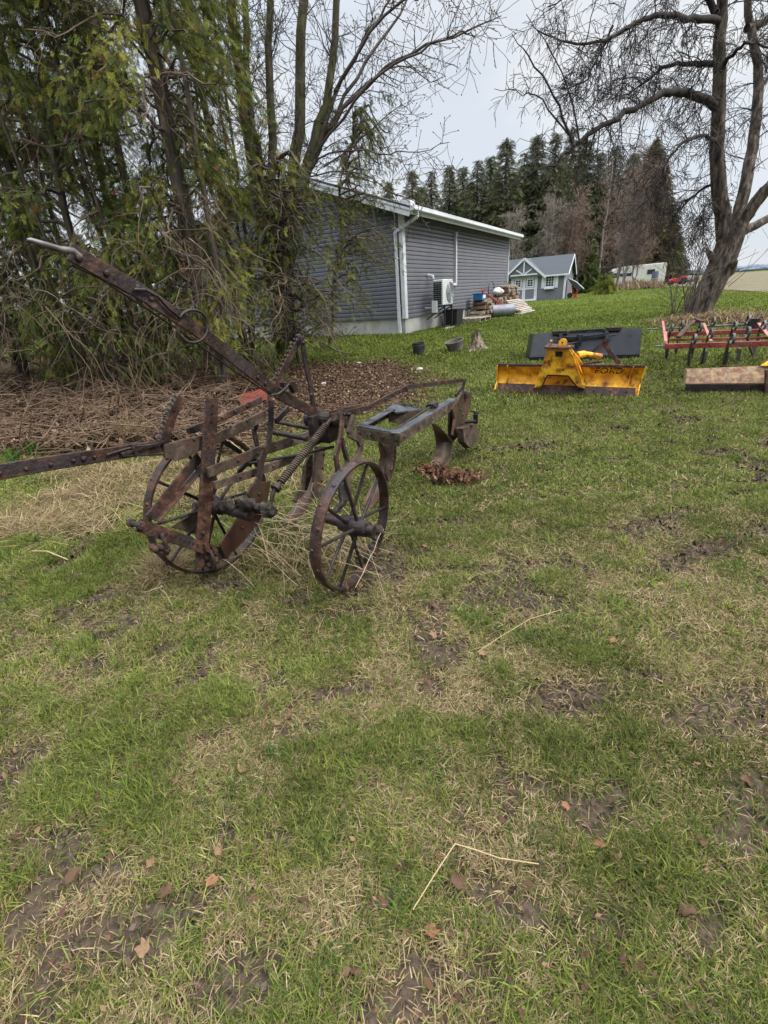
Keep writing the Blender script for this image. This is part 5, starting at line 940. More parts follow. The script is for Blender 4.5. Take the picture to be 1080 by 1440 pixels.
L2 = limb(S2, [A_(1011, 92), A_(985, 86, .3), A_(955, 90, .6), A_(925, 98, .9), A_(905, 118, 1.1), A_(860, 140, 1.3)], .07, .014, rg, .03)
L3 = limb(S2, [A_(1012, 30), A_(975, 26, -.4), A_(940, 19, -.8), A_(905, 28, -1.0), A_(880, 40, -1.2), A_(850, 55, -1.4), A_(800, 60, -1.6), A_(755, 42, -1.8)], .075, .012, rg, .015)
L3b = limb(S2, [A_(862, 36, -1), A_(845, 75, -1), A_(820, 115, -1.1), A_(790, 125, -1.2)], .026, .008, rg, .02)
L4 = limb(S2, [A_(1012, 35), A_(1000, 5), A_(975, -20), A_(930, -60)], .08, .03, rg, .02); L5 = limb(S2, [A_(1010, 255), A_(985, 268, .5), A_(960, 290, .8), A_(940, 315, 1)], .04, .01, rg, .01)
L6 = limb(S2, [A_(1008, 200), A_(985, 190, -.6), A_(955, 205, -1), A_(930, 240, -1.2), A_(915, 280, -1.3)], .045, .01, rg, .01); L7 = limb(S2, [A_(1064, 130, .6), A_(1090, 100, 1)], .05, .02, rg)
L8 = limb(S2, [A_(1012, 100), A_(1035, 70, -.6), A_(1060, 60, -1), A_(1090, 70, -1.3)], .05, .015, rg, .02); L9 = limb(S2, [A_(1014, 300), A_(1000, 285, -.4), A_(985, 300, -.8), A_(968, 345, -1)], .03, .008, rg, .01)
L10 = limb(S2, [A_(1012, -10), A_(960, -25, .8), A_(890, -20, 1.4), A_(820, -10, 1.8), A_(770, 10, 2)], .07, .012, rg, .03)
for l_, de, Ln, r_s, lv in ((L1, .95, .95, .018, 2), (L1b, .7, .6, .008, 1), (L1c, .8, .4, .007, 1), (L1d, .6, .6, .008, 1), (L2, 1.3, .95, .016, 2), (L3, 1.1, .95, .016, 2), (L3b, 1.2, .6, .011, 2), (L4, 1.0, 1.0, .017, 2), (L5, 1.4, .75, .012, 2), (L6, 1.4, .85, .013, 2), (L7, 1.2, .8, .013, 2), (L8, 1.4, .8, .013, 2), (L9, 1.4, .6, .010, 2), (L10, 1.0, .9, .014, 2)):
    along(S2, l_, rg, de*1.1, Ln*1.35, r_s*.8, lv, up=-.15, droop=.10, start=1, **kw)
for st_, de in ((stA, .8), (stB, 1.0), (stC, .5), (stD, .6), (stE, .8)): along(S2, st_, rg, de*1.1, 1.3, .014, 2, up=.1, droop=.10, start=3, **kw)
V_, F_ = seg_mesh(S2, .012); raw('branch', V_, F_, twig_dark, parent=bt)
print('bare tree segs', len(S2))
# suckers at its foot
S3 = []; sk = thing('sucker_shoots', 'thicket of thin upright brown shoots at the foot of the leaning tree', 'shrub', G(958, 445))
for k in range(26):
    px = rg.uniform(945, 985); p = G(px, rg.uniform(438, 452)); twig(S3, p-ZZ*.05, nrm([rg.normal(0, .14), rg.normal(0, .1), 1]), rg.uniform(.9, 2.6), rg.uniform(.009, .018), 1, rg, -.02, .22, (3, 7), 6, .005)
V_, F_ = seg_mesh(S3, .012); raw('stem', V_, F_, twig_m, parent=sk)
for (px, py, lab, Ln, s_) in ((934, 478, 'tall thin bare sapling rising behind the left end of the red cultivator', 2.0, 4), (1042, 385, 'slender bare whip leaning right from the trunk of the leaning tree', 1.6, 9)):
    S4 = []; g = np.random.default_rng(s_); p = G(px, py) if py > 400 else A_(1024, 402, -.3); twig(S4, p-ZZ*.02, nrm([.02, 0, 1]) if py > 400 else nrm([.75, -.2, .75]), Ln, .010, 1, g, -.01, .12, (4, 7), 8, .004); V_, F_ = seg_mesh(S4, .012); tag(raw('sapling', V_, F_, twig_m, loc=p), lab, 'sapling')
# ------------------------------------------------------------------ cedars on the left
def spray_base(rng, n=20):
    V = []; T = []
    for k in range(n):                          # a flat fan of scale-leaf sprigs along a stem in +x
        t = (k+1)/n; side = 1 if k % 2 else -1; a = side*rng.uniform(.45, .95)*(1-.35*t); L = .30*(1-.5*t)+.10; b = np.array([t*.75, 0, 0]); d = np.array([math.cos(a), math.sin(a), rng.normal(0, .15)]); w = np.array([-math.sin(a), math.cos(a), 0])*.024
        V += [b, b+d*L*.45+w, b+d*L, b+d*L*.45-w]; T += [t, t, 1.2, t]
    return np.array(V), np.array(T)
SPR = [spray_base(np.random.default_rng(k)) for k in range(6)]
def sprays(pos, dirs, size, cols, rng, flat=.5):
    n = len(pos); d = dirs/np.linalg.norm(dirs, axis=1, keepdims=True); rnd = rng.normal(0, 1, (n, 3)); rnd[:, 2] *= flat; u = np.cross(d, rnd); u /= np.linalg.norm(u, axis=1, keepdims=True)+1e-9; w = np.cross(d, u); Vs, Cs = [], []
    which = rng.integers(0, len(SPR), n)
    for k, (B0, T0) in enumerate(SPR):
        s = which == k
        if not s.any(): continue
        V = pos[s][:, None]+size[s][:, None, None]*(B0[None, :, 0:1]*d[s][:, None]+B0[None, :, 1:2]*u[s][:, None]+B0[None, :, 2:3]*w[s][:, None])
        V[:, :, 2] -= (size[s][:, None]*.30*B0[None, :, 0]**2); Vs.append(V.reshape(-1, 3)); Cs.append((cols[s][:, None]*(.75+.45*T0)[None, :, None]).reshape(-1, 3))
    V = np.vstack(Vs); return V, np.arange(len(V)).reshape(-1, 4), np.vstack(Cs)
fol = attr_mat('cedar foliage', .8, .3, .06)
def cedar(base, lean, hgt, r0, rad, z0, z1, nb, label, seed, dead=.45, green=1.0, per=112, grp='cedars along the hedge', sz=(.085, .17), az=None):
    g = np.random.default_rng(seed); r0 *= .68; nb = int(nb*1.3); t = thing('cedar_tree', label, 'tree', base, 0, grp); S = []
    top = base+np.array([lean[0], lean[1], hgt]); q = [base-ZZ*.15]+[base+(top-base)*f+g.normal(0, .05, 3)*np.array([1, 1, 0]) for f in (.02, .12, .3, .5, .7, .85, 1)]
    tk = limb(S, q, r0*1.25, r0*.22, g, 0, 4); S[0] = (S[0][0], S[0][1], r0*2.6, r0*1.5); 
    for e_ in range(2 if hgt > 6 else 0):      # slim side stems rising from the same foot
        a_ = g.uniform(0, 6.28); f_ = np.array([math.cos(a_), math.sin(a_), 0])*g.uniform(.25, .6); limb(S, [base-ZZ*.1, base+f_*.45+ZZ*.5, base+f_*.9+ZZ*1.6, base+f_*1.2+ZZ*4, base+f_*1.35+ZZ*hgt*.85], r0*.62, r0*.2, g, .01)
    V_, F_ = seg_mesh(S); raw('trunk', V_, F_, bark_dark, parent=t, smooth=True)
    B_, D_ = [], []; pos, dr, sz_, bright = [], [], [], []
    for k in range(nb):
        f = g.random(); z = z0+(z1-z0)*f; i = min(int(z/hgt*len(tk)), len(tk)-1); p, d, rr = tk[i]; zz_ = [s_[0][2] for s_ in tk]; p = np.array([np.interp(z+base[2], zz_, [s_[0][0] for s_ in tk]), np.interp(z+base[2], zz_, [s_[0][1] for s_ in tk]), z+base[2]]); a = g.uniform(0, 2*math.pi) if az is None else g.uniform(*az); o = np.array([math.cos(a), math.sin(a), 0]); L = rad*g.uniform(.55, 1.15)*(1-.35*max(0, (z/hgt-.45)/.55)); isd = g.random() < dead*(1-.35*f)
        pts = [p, p+o*L*.35+ZZ*g.uniform(-.05, .25), p+o*L*.7+ZZ*g.uniform(-.35, .15), p+o*L-ZZ*g.uniform(-.0, .65)]; S_ = D_ if isd else B_; sm_ = limb(S_, pts, g.uniform(.012, .028)*(1+r0), .005, g, .03, 3)
        if isd: along(D_, sm_, g, .9, .55, .006, 1, up=-.4, droop=.22, kids=(2, 5), n=5, rmin=.0028, wob=.6); continue
        along(B_, sm_, g, .4, .4, .006, 0, up=-.2, droop=.15, n=4, rmin=.003)
        m = g.poisson(per); f_ = g.uniform(.30, 1.05, m); C = np.array([s[0] for s in sm_]+[pts[-1]]); ii = f_*(len(C)-1); i0 = np.clip(ii.astype(int), 0, len(C)-2); pp_ = C[i0]+(C[i0+1]-C[i0])*(ii-i0)[:, None]
        sc = g.normal(0, 1, (m, 3))*np.array([.13, .13, .12])*(.4+.9*f_)[:, None]; pos.append(pp_+sc-ZZ*.05); dd = o[None]*.6+g.normal(0, .55, (m, 3))+np.array([0, 0, -.42]); dr.append(dd); sz_.append(g.uniform(*sz, m)); bright.append(np.full(m, g.choice([.7, .85, 1, 1.25, 1.7], p=[.22, .26, .27, .19, .06]))*g.uniform(.8, 1.2, m))
    pos = np.vstack(pos); dr = np.vstack(dr); sz_ = np.concatenate(sz_); br_ = np.concatenate(bright)*green; n = len(pos); pal_ = np.array([[.032, .043, .011], [.050, .059, .013], [.078, .082, .016], [.023, .033, .011]]); c = pal_[g.integers(0, 4, n)]*br_[:, None]*1.7; hi = br_ > 1.35; c[hi] = np.array([.125, .128, .022])*br_[hi][:, None]*.75; brn = g.random(n) < .05; c[brn] = np.array([.11, .06, .025])
    V_, F_, C_ = sprays(pos, dr, sz_, c, g); raw('foliage', V_, F_, fol, C_, parent=t); V_, F_ = seg_mesh(B_, .012); raw('branch', V_, F_, twig_m, parent=t)
    if D_: V_, F_ = seg_mesh(D_, .012); raw('dead_branch', V_, F_, deadtwig, parent=t)
    return t
cedar(G(316, 556), (-.12, .1), 9, .17, 1.25, .35, 6.6, 90, 'stout cedar whose flaring trunk stands just behind the plough lever', 1, .5)
cedar(G(251, 552), (-.1, .2), 9.5, .11, 1.15, .6, 6.6, 70, 'straight cedar just left of the stout flaring trunk', 2, .5)
cedar(G(180, 556), (-.15, .1), 9, .10, 1.2, .4, 6.4, 76, 'cedar with drooping dead twigs above the brush pile', 3, .55)
cedar(G(120, 545), (-.2, .2), 9.5, .13, 1.3, .4, 6.8, 80, 'thick cedar behind the raised lever grip', 4, .45)
cedar(G(40, 548), (-.2, .1), 9, .12, 1.35, .35, 6.6, 84, 'dense cedar near the left edge, above the left plough lever', 5, .35)
cedar(G(-60, 540), (-.1, .1), 9.5, .13, 1.5, .8, 6.6, 60, 'leftmost cedar of the row, mostly beyond the edge of the photo', 6, .35)
cedar(G(352, 520), (.05, .2), 9.5, .12, 1.0, 1.6, 6.4, 46, 'slim cedar between the stout trunk and the house gable', 7, .4)
cedar(G(215, 518), (-.1, .2), 10, .12, 1.2, .7, 7.4, 60, 'darker cedar in the second row behind the straight cedar', 8, .3, .8)
cedar(G(95, 512), (-.1, .2), 10, .12, 1.4, .6, 7.4, 64, 'darker cedar in the second row behind the thick cedar', 9, .3, .8)
cedar(G(-20, 508), (-.1, .2), 10, .12, 1.6, .6, 7.6, 60, 'darker cedar in the second row at the far left', 10, .3, .8)
# low skirts of foliage hanging in front of the gable, from a leaning young cedar
cedar(G(420, 512), (.1, -.1), 3.5, .06, 1.45, .4, 3.4, 96, 'low bushy cedar hanging in front of the grey gable wall', 11, .22, 1.15, 24)
cedar(G(462, 490), (1.0, -.3), 4.5, .05, 1.15, 1.3, 4.3, 52, 'thin young cedar with wispy sprays before the gable siding', 12, .2, 1.05, 22, az=(-1.7, 1.2))
# bare many-stemmed tree with budding arched limbs behind the cedars
rg = np.random.default_rng(55); mp0 = G(398, 503); MY = mp0[1]; mt = thing('budding_tree', 'many-stemmed mossy bare tree with budding limbs arching right above the house roof', 'tree', mp0); S1, S2 = [], []; tips = []
def A2_(px, py, dy=0): return AY(px, py, MY+dy)
stems = [([mp0-ZZ*.1, A2_(372, 330), A2_(352, 200), A2_(330, 60), A2_(318, -120)], .15, .07), ([mp0-ZZ*.1, A2_(398, 340), A2_(416, 215), A2_(424, 90), A2_(432, -120)], .15, .07), ([mp0-ZZ*.1, A2_(386, 330), A2_(384, 200), A2_(378, 60), A2_(385, -120)], .11, .05),
         ([mp0-ZZ*.1, A2_(410, 320), A2_(442, 200), A2_(468, 90), A2_(480, -100)], .12, .05), ([mp0-ZZ*.1, A2_(385, 350), A2_(362, 210), A2_(345, 80), A2_(345, -120)], .09, .05)]
sm_all = [limb(S1, p, a, b, rg, .015) for p, a, b in stems]; V_, F_ = seg_mesh(S1); raw('trunk', V_, F_, bark_moss, parent=mt, smooth=True)
arch = [([A2_(430, 262), A2_(448, 205), A2_(498, 135), A2_(560, 85, -.3), A2_(640, 52, -.5), A2_(705, 22, -.7)], .055, .008), ([A2_(438, 225), A2_(480, 115), A2_(520, 45), A2_(570, -30)], .05, .012), ([A2_(425, 275), A2_(450, 222), A2_(515, 214, -.4), A2_(575, 214, -.7), A2_(632, 200, -.9)], .022, .006), ([A2_(440, 230), A2_(500, 110, .4), A2_(560, 20, .6), A2_(600, -60, .8)], .04, .012),
        ([A2_(445, 215), A2_(520, 120, -.6), A2_(590, 70, -1), A2_(650, 45, -1.2), A2_(668, 52, -1.2)], .028, .006), ([A2_(428, 262), A2_(470, 170, .3), A2_(545, 95, .6), A2_(600, 110, .8), A2_(622, 118, .8)], .025, .006), ([A2_(455, 235), A2_(510, 195, .2), A2_(560, 150, .3), A2_(580, 160, .3)], .018, .005),
        ([A2_(470, 130), A2_(540, 20, -.5), A2_(640, -30, -.8), A2_(700, -20, -1)], .03, .008), ([A2_(430, 250), A2_(500, 240, -.8), A2_(545, 265, -1), A2_(600, 290, -1.2), A2_(640, 300, -1.3)], .014, .004)]
for p, a, b in arch: s_ = limb(S2, p, a, b, rg, .02); along(S2, s_, rg, 1.7, .7, .010, 1, up=.12, droop=-.02, start=3, kids=(3, 6), n=5, rmin=.0045, wob=.3, tips=tips)
for s_ in sm_all: along(S2, s_, rg, 2.6, 1.0, .012, 2, up=.35, droop=-.02, start=3, kids=(3, 6), n=5, rmin=.0045, wob=.3)
CL = ((A2_(560, 135), A2_(505, 130), 22), (A2_(520, 150), A2_(480, 160), 18), (A2_(480, 60), A2_(462, 95), 22), (A2_(470, 150), A2_(450, 190), 30), (A2_(500, 190), A2_(455, 212), 18), (A2_(530, 20), A2_(505, 70), 16), (A2_(545, 170), A2_(500, 200), 14))
for c_, b_, m_ in CL: limb(S2, [b_, b_*.5+c_*.5+ZZ*.05, c_], .012, .004, rg, .01)
V_, F_ = seg_mesh(S2, .012); raw('branch', V_, F_, twig_m, parent=mt)
V_, F_, C_ = [], [], []; n = len(tips); tp_ = np.array([t[0] for t in tips]); td = np.array([t[1] for t in tips]); s1 = np.cross(td, [0, 0, 1.]); s1 /= np.linalg.norm(s1, axis=1, keepdims=True)+1e-9; s2 = np.cross(td, s1); h = .034; w = .010
V_ = np.concatenate([tp_-td*.01, tp_+td*h*.4+s1*w, tp_+td*h*.4+s2*w, tp_+td*h*.4-s1*w, tp_+td*h*.4-s2*w, tp_+td*h]); i = np.arange(n); T_ = np.concatenate([np.stack([i+a*n, i+b*n, i+c*n], 1) for a, b, c in ((0, 2, 1), (0, 3, 2), (0, 4, 3), (0, 1, 4), (5, 1, 2), (5, 2, 3), (5, 3, 4), (5, 4, 1))]); raw('bud', V_, None, mat('reddish buds', [(.3, (.06, .03, .025)), (.7, (.12, .06, .045))], 8, 3, .7), parent=mt, tri=T_)['kind'] = 'stuff'
# mossy cedar tufts on that tree's stems
g = np.random.default_rng(61); pos = []
for s_ in sm_all[:4]:
    for (p, d, r) in s_[5:]:
        for _ in range(g.poisson(7)): pos.append(p+g.normal(0, .07, 3))
for c_, b_, m_ in CL: pos += [c_*f+b_*(1-f)+g.normal(0, .05, 3) for f in g.uniform(.3, 1.05, m_*2)]
pos = np.array(pos); n = len(pos); V_, F_, C_ = sprays(pos, g.normal(0, .6, (n, 3))+np.array([.2, 0, -.5]), g.uniform(.07, .15, n), np.array([.042, .052, .014])*g.uniform(.6, 1.5, n)[:, None], g); raw('clinging_sprays', V_, F_, fol, C_, parent=mt)
# leafless tangle of vines in front of the cedars
rg = np.random.default_rng(91); vt = thing('vine_tangle', 'tangle of bare drooping vines hanging from the cedars over the brush pile', 'vine', G(150, 590)); S = []
for k in range(70):
    px = rg.uniform(-20, 340); py = rg.uniform(330, 470); p = AY(px, py, 7.2+rg.normal(0, .35)); twig(S, p, nrm([rg.normal(0, .7), rg.normal(-.2, .4), rg.uniform(-.6, .3)]), rg.uniform(.6, 1.7), .0065, 1, rg, .22, .5, (2, 5), 9, .0028); V_, F_ = seg_mesh(S, .012); raw('stem', V_, F_, deadtwig, parent=vt); S = []
# ------------------------------------------------------------------ spruces behind
def spruce_mesh(seed, hgt, rad, col, nb, low=.06, droop=.35, gap=.0):
    g = np.random.default_rng(seed); S = [(np.zeros(3), np.array([0, 0, hgt*.5]), hgt*.018, hgt*.011), (np.array([0, 0, hgt*.5]), np.array([0, 0, hgt]), hgt*.011, .02)]; pos, dr, sz, br = [], [], [], []
    for k in range(nb):
        f = low+(1-low)*g.random()**1.15; z = hgt*f; L = rad*(1-f)**.75*g.uniform(.65, 1.15)+.15; a = g.uniform(0, 2*math.pi); o = np.array([math.cos(a), math.sin(a), 0]); p = np.array([0, 0, z]); tip = p+o*L-ZZ*L*droop*g.uniform(.4, 1.4); S.append((p, tip, .03, .012)); m = max(3, int(L*5.0)); f_ = g.uniform(.2, 1, m); pos.append(p+(tip-p)*f_[:, None]+g.normal(0, .10, (m, 3))); dr.append(o*.7+g.normal(0, .45, (m, 3))+np.array([0, 0, -.35])); sz.append(g.uniform(.55, 1.05, m)*(.5+.6*(1-f))); br.append(np.full(m, g.uniform(.55, 1.5)))
    pos, dr, sz, br = np.vstack(pos), np.vstack(dr), np.concatenate(sz), np.concatenate(br); V_, F_, C_ = sprays(pos, dr, sz, np.array(col)*br[:, None]*g.uniform(.75, 1.3, (len(br), 1)), g); return S, V_, F_, C_
bark_far = mat('far conifer bark', [(.3, (.04, .032, .027)), (.7, (.10, .082, .066))], 4, 4, .95)
sfol = attr_mat('spruce needles', .85, .15, .05)
def spruce_kind(name, label, base, *a, **k):
    S, V_, F_, C_ = spruce_mesh(*a, **k); t = thing(name, label, 'tree', base, 0, 'spruces behind the house'); raw('foliage', V_+np.array(base), F_, sfol, C_, parent=t); V2, F2 = seg_mesh([(p+np.array(base), q+np.array(base), r, s) for p, q, r, s in S], .02); raw('trunk', V2, F2, bark_far, parent=t); return t
def top_place(px, py, Y): q = AY(px, py, Y); return np.array([q[0], Y, float(gz0(q[0], Y))]), q[2]-float(gz0(q[0], Y))
kinds = [spruce_kind('spruce_tree', 'spruce', np.array([0, 0, 0.]), 301, 16, 2.6, (.058, .070, .033), 900), spruce_kind('spruce_tree', 'spruce', np.array([0, 0, 0.]), 302, 16, 2.2, (.070, .075, .038), 800), spruce_kind('spruce_tree', 'spruce', np.array([0, 0, 0.]), 303, 16, 2.8, (.064, .070, .036), 720, droop=.5)]
row = [(545, 255, 78, 'far left spruce showing just above the roof slope'), (579, 241, 76, 'narrow spruce above the middle of the house roof'), (606, 241, 80, 'slightly thinner spruce right of the narrow roof spruce'), (632, 233, 75, 'spruce above the gutter with a reddish gap to its right'), (651, 236, 80, 'thin spruce above the gutter middle'), (672, 226, 72, 'broad spruce above the far half of the gutter'), (691, 220, 76, 'tall thin spruce near the far house corner'), (713, 197, 70, 'tallest pointed spruce above the far house corner'), (738, 215, 74, 'rounded spruce behind the garden shed'), (757, 190, 72, 'tall spruce with a dark top behind the shed dormer'), (783, 188, 70, 'broad dark spruce crossed by the drooping limb'), (808, 180, 94, 'twin dark spruce just right of the broad dark one'), (826, 196, 98, 'shorter dark spruce behind the reddish bare trees'), (845, 215, 96, 'pale spruce among the reddish bare twigs'), (868, 205, 99, 'thin spruce behind the camper'), (893, 215, 98, 'spruce half hidden left of the big brownish spruce')]
used = set()
for k, (px, py, Y, lab) in enumerate(row):
    b, h = top_place(px, py, Y); s = k % 3; o = kinds[s] if s not in used else copy_tree(kinds[s]); used.add(s); o.location = b; o.scale = (h/16*(1.3+.4*((k*37) % 10)/10),)*2+(h/16,); o.rotation_euler = (0, 0, k*1.7); o['label'] = lab
for k, (px, py, Y, lab) in enumerate(((592, 262, 88, 'low spruce filling the gap above the middle of the roof'), (662, 256, 86, 'lower spruce behind the thin gutter spruce'), (701, 246, 84, 'lower spruce left of the tallest pointed one'), (726, 242, 86, 'dark spruce filling the gap by the far house corner'), (747, 240, 88, 'lower spruce behind the shed dormer peak'), (770, 234, 86, 'lower spruce left of the broad dark one'), (796, 230, 86, 'lower spruce between the broad and twin dark ones'))):
    b, h = top_place(px, py, Y); o = copy_tree(kinds[k % 3]); o.location = b; o.scale = (h/16*1.4,)*2+(h/16,); o.rotation_euler = (0, 0, k*2.3+.5); o['label'] = lab
b, h = top_place(925, 192, 90); o = spruce_kind('spruce_tree', 'very large dense brownish green spruce ending the tree row by the field', b, 311, h, 7.6, (.085, .068, .038), 2300, low=.02, droop=.25)
b, h = top_place(944, 300, 88); o = spruce_kind('spruce_tree', 'lower dark green spruce at the foot of the large brownish one', b, 312, h, 5.0, (.050, .066, .030), 1100, low=.01, droop=.3)
for px, py, Y, rad, col, lab in ((823, 300, 58, 2.6, (.045, .062, .018), 'bright green spruce just right of the garden shed'), (800, 318, 60, 2.4, (.030, .042, .017), 'dark green spruce behind the shed roof'), (765, 318, 58, 2.2, (.075, .080, .06), 'pale greyish young spruce behind the shed dormer'), (735, 330, 60, 2.4, (.026, .034, .016), 'dark spruce between house corner and shed'), (850, 330, 92, 3.6, (.034, .042, .02), 'dark low spruce left of the camper')):
    b, h = top_place(px, py, Y); spruce_kind('spruce_tree', lab, b, int(px), h, rad, col, 520, low=.01, droop=.25)
b = G(850, 414); h = 1.6; spruce_kind('young_spruce', 'tiny bright green young spruce standing in front of the camper', b, 401, h, .75, (.10, .115, .022), 130, low=.02, droop=.1)
# ------------------------------------------------------------------ reddish bare trees
def bare(seed, hgt, r, col, nst=1, spread=.3, fine=.015):
    g = np.random.default_rng(seed); S1, S2 = [], []
    for k in range(nst):
        a = g.uniform(0, 6.28); o = np.array([math.cos(a), math.sin(a), 0])*spread*hgt*(.25 if nst > 1 else .05); s_ = limb(S1, [np.array([0, 0, -.1]), o*.25+ZZ*hgt*.18, o*.6+ZZ*hgt*.45, o+ZZ*hgt*.75, o*1.1+ZZ*hgt], r, .03, g, .04)
        for (p, d, rr) in s_[4:]:
            for _ in range(g.poisson(2.1)): b = g.uniform(0, 6.28); twig(S2, p, nrm([math.cos(b)*.7, math.sin(b)*.7, .75]), hgt*g.uniform(.14, .30)*(1.1-.5*p[2]/hgt), rr*.4, 2, g, -.05, .25, (4, 7), 5, fine)
    return S1, S2
rust_twig = mat('reddish brown fine twigs', [(.3, (.105, .07, .055)), (.7, (.20, .138, .11))], .7, 5, .9); grey_twig = mat('pale grey brown twigs', [(.3, (.12, .10, .085)), (.7, (.22, .185, .16))], .7, 5, .9); grey_bark = mat('smooth grey bark', [(.3, (.13, .115, .10)), (.7, (.27, .245, .22))], 5, 5, .9)
def bare_tree(seed, base, h, label, m, nst, r, spread=.3):
    S1, S2 = bare(seed, h, r, None, nst, spread); t = thing('leafless_tree', label, 'tree', base, 0, 'leafless trees before the spruces'); o = np.array(base)
    for nm, S_, mm in (('trunk', S1, grey_bark), ('branch', S2, m)): V_, F_ = seg_mesh([(p+o, q+o, a, c) for p, q, a, c in S_], .03); raw(nm, V_, F_, mm, parent=t)
    return len(S2)
cnt = 0
for seed, px, py, tpx, tpy, m, nst, r, lab in ((1, 838, 411, 855, 232, rust_twig, 1, .14, 'tall bare tree with pale trunk left of the camper'), (2, 866, 407, 890, 215, rust_twig, 2, .15, 'bare twin-trunked tree standing before the camper front'), (3, 890, 404, 915, 240, rust_twig, 4, .08, 'reddish bushy bare tree rising over the camper roof'), (4, 876, 402, 872, 262, grey_twig, 3, .08, 'greyish bare tree behind the twin-trunked one'), (5, 765, 408, 760, 285, grey_twig, 4, .06, 'low grey twiggy tree behind the garden shed'), (6, 790, 408, 792, 300, rust_twig, 4, .06, 'pinkish bare thicket above the shed roof'), (7, 812, 410, 818, 265, rust_twig, 3, .07, 'reddish bare tree right behind the shed roof end'), (8, 720, 405, 725, 300, grey_twig, 3, .06, 'grey bare tree at the far house corner')):
    b = G(px, py); b = b if b[1] < 70 else np.array([b[0]*64/b[1], 64., float(gz0(0, 64))]); 
    if seed in (5, 6, 7, 8): b = AY(px, 405, 56); b = np.array([b[0], 56, float(gz0(b[0], 56))])
    h = AY(tpx, tpy, b[1])[2]-b[2]; cnt += bare_tree(seed+500, b, h, lab, m, nst, r, .35)
print('bare', cnt)
# far wood along the horizon, with hills of trees; haze painted in its colour
rg = np.random.default_rng(17); mb = MB(); pos = []
for k in range(620):
    a = rg.uniform(.28, 1.1); D = rg.uniform(900, 1250); pos.append((D*math.sin(a), D*math.cos(a), rg.uniform(4, 9), rg.uniform(9, 18)))
n = len(pos); V_, F_ = [], []
base_ = np.array([[math.cos(a)*math.sin(b), math.sin(a)*math.sin(b), math.cos(b)] for b in (.15, .8, 1.5, 2.2) for a in np.arange(6)*math.pi/3])
for k, (x, y, h, r) in enumerate(pos): V_.append(base_*np.array([r, r, h*.6])*rg.uniform(.75, 1.2, (24, 1))+np.array([x, y, h*.5-1])); F_ += [[k*24+i*6+j, k*24+(i+1)*6+j, k*24+(i+1)*6+(j+1) % 6, k*24+i*6+(j+1) % 6] for i in range(3) for j in range(6)]
o = raw('distant_wood', np.vstack(V_), np.array(F_), mat('far haze tinted wood', [(.3, (.085, .105, .135)), (.7, (.14, .165, .20))], .05, 3, .95)); tag(o, 'low line of woods tinted with bluish haze along the horizon', 'woods', kind='stuff')
# ================================================================== BRUSH, DRY GRASS, SHOOTS, LEAVES, STRAWS
rg = np.random.default_rng(201); bp_ = G(110, 620); br_ = thing('brush_pile', 'low pile of dead brown sticks and brush under the cedars at the left', 'brush pile', bp_); S = []
for k in range(1500):
    px, py = rg.uniform(-90, 330), rg.uniform(545, 640); p = G(px, py)+ZZ*rg.uniform(.02, .42)*(1-abs((py-592)/60)*.6); twig(S, p, nrm([rg.normal(0, 1), rg.normal(0, .6), rg.normal(.05, .25)]), rg.uniform(.25, .9), rg.uniform(.006, .013), 1 if rg.random() < .35 else 0, rg, .04, .25, (1, 4), 5, .0045)
V_, F_ = seg_mesh(S, .012); raw('stick', V_, F_, mat('brown brush sticks', [(.3, (.055, .033, .020)), (.7, (.19, .125, .08))], 3, 4, .9), parent=br_)['kind'] = 'stuff'
n = 5000; px = rg.uniform(-120, 330, n); py = rg.uniform(555, 640, n); gp_ = np.array([G(a, b) for a, b in zip(px[:700], py[:700])]); idx = rg.integers(0, 700, n); x = gp_[idx, 0]+rg.normal(0, .12, n); y = gp_[idx, 1]+rg.normal(0, .12, n); V_, F_, C_ = flakes(x, y, np.full(n, .04), BR[rg.integers(0, 5, n)]*.9, rg, (.02, .16), .9); raw('dead_foliage', V_, F_, bpy.data.materials['dead leaves'], C_, parent=br_)['kind'] = 'stuff'
straw_m = attr_mat('dry straw', .85, .3, .08)
def tuft(name, label, cat, spots, n, L, w, cols, lean, seed, grp=None, mt=straw_m, lift=0, bend=.7):
    g = np.random.default_rng(seed); n = int(n*1.25); w = (w[0]*1.7, w[1]*1.7); x = np.concatenate([c[0]+g.normal(0, s, n) for c, s in spots]); y = np.concatenate([c[1]+g.normal(0, s, n) for c, s in spots]); N_ = len(x); cc = np.array(cols)[g.integers(0, len(cols), N_)]*g.uniform(.7, 1.2, (N_, 1))
    v, q, t, c = blades(x, y, g.uniform(*L, N_), g.uniform(*w, N_), cc, g.uniform(*lean, N_), g, bend); b = spots[0][0]; o = raw(name, v, q, mt, c, tri=t, loc=b); return tag(o, label, cat, grp)
ST = [(.25, .185, .095), (.19, .135, .072), (.33, .26, .145), (.13, .092, .055)]
DG = 'dry grass around the plough'
tuft('dry_grass', 'broad drift of flattened dry grass below the left plough lever', 'dry grass', [(G(px, py), .16) for px, py in ((130, 690), (165, 670), (190, 680), (110, 665), (215, 700), (235, 660), (80, 700), (150, 705), (255, 690))], 420, (.10, .34), (.002, .0045), ST, (.9, 1.5), 1, DG)
tuft('dry_grass', 'upright pale grass tuft behind the left toothed quadrant', 'dry grass', [(G(180, 625), .06), (G(195, 628), .05)], 260, (.2, .45), (.002, .004), ST, (.1, .8), 2, DG)
tuft('dry_grass', 'matted straw swath at the left edge of the lawn', 'dry grass', [(G(px, py), .13) for px, py in ((20, 735), (60, 730), (100, 738), (-20, 742), (40, 745), (130, 742))], 300, (.15, .4), (.0022, .004), ST, (1.2, 1.55), 3, DG, bend=.2)
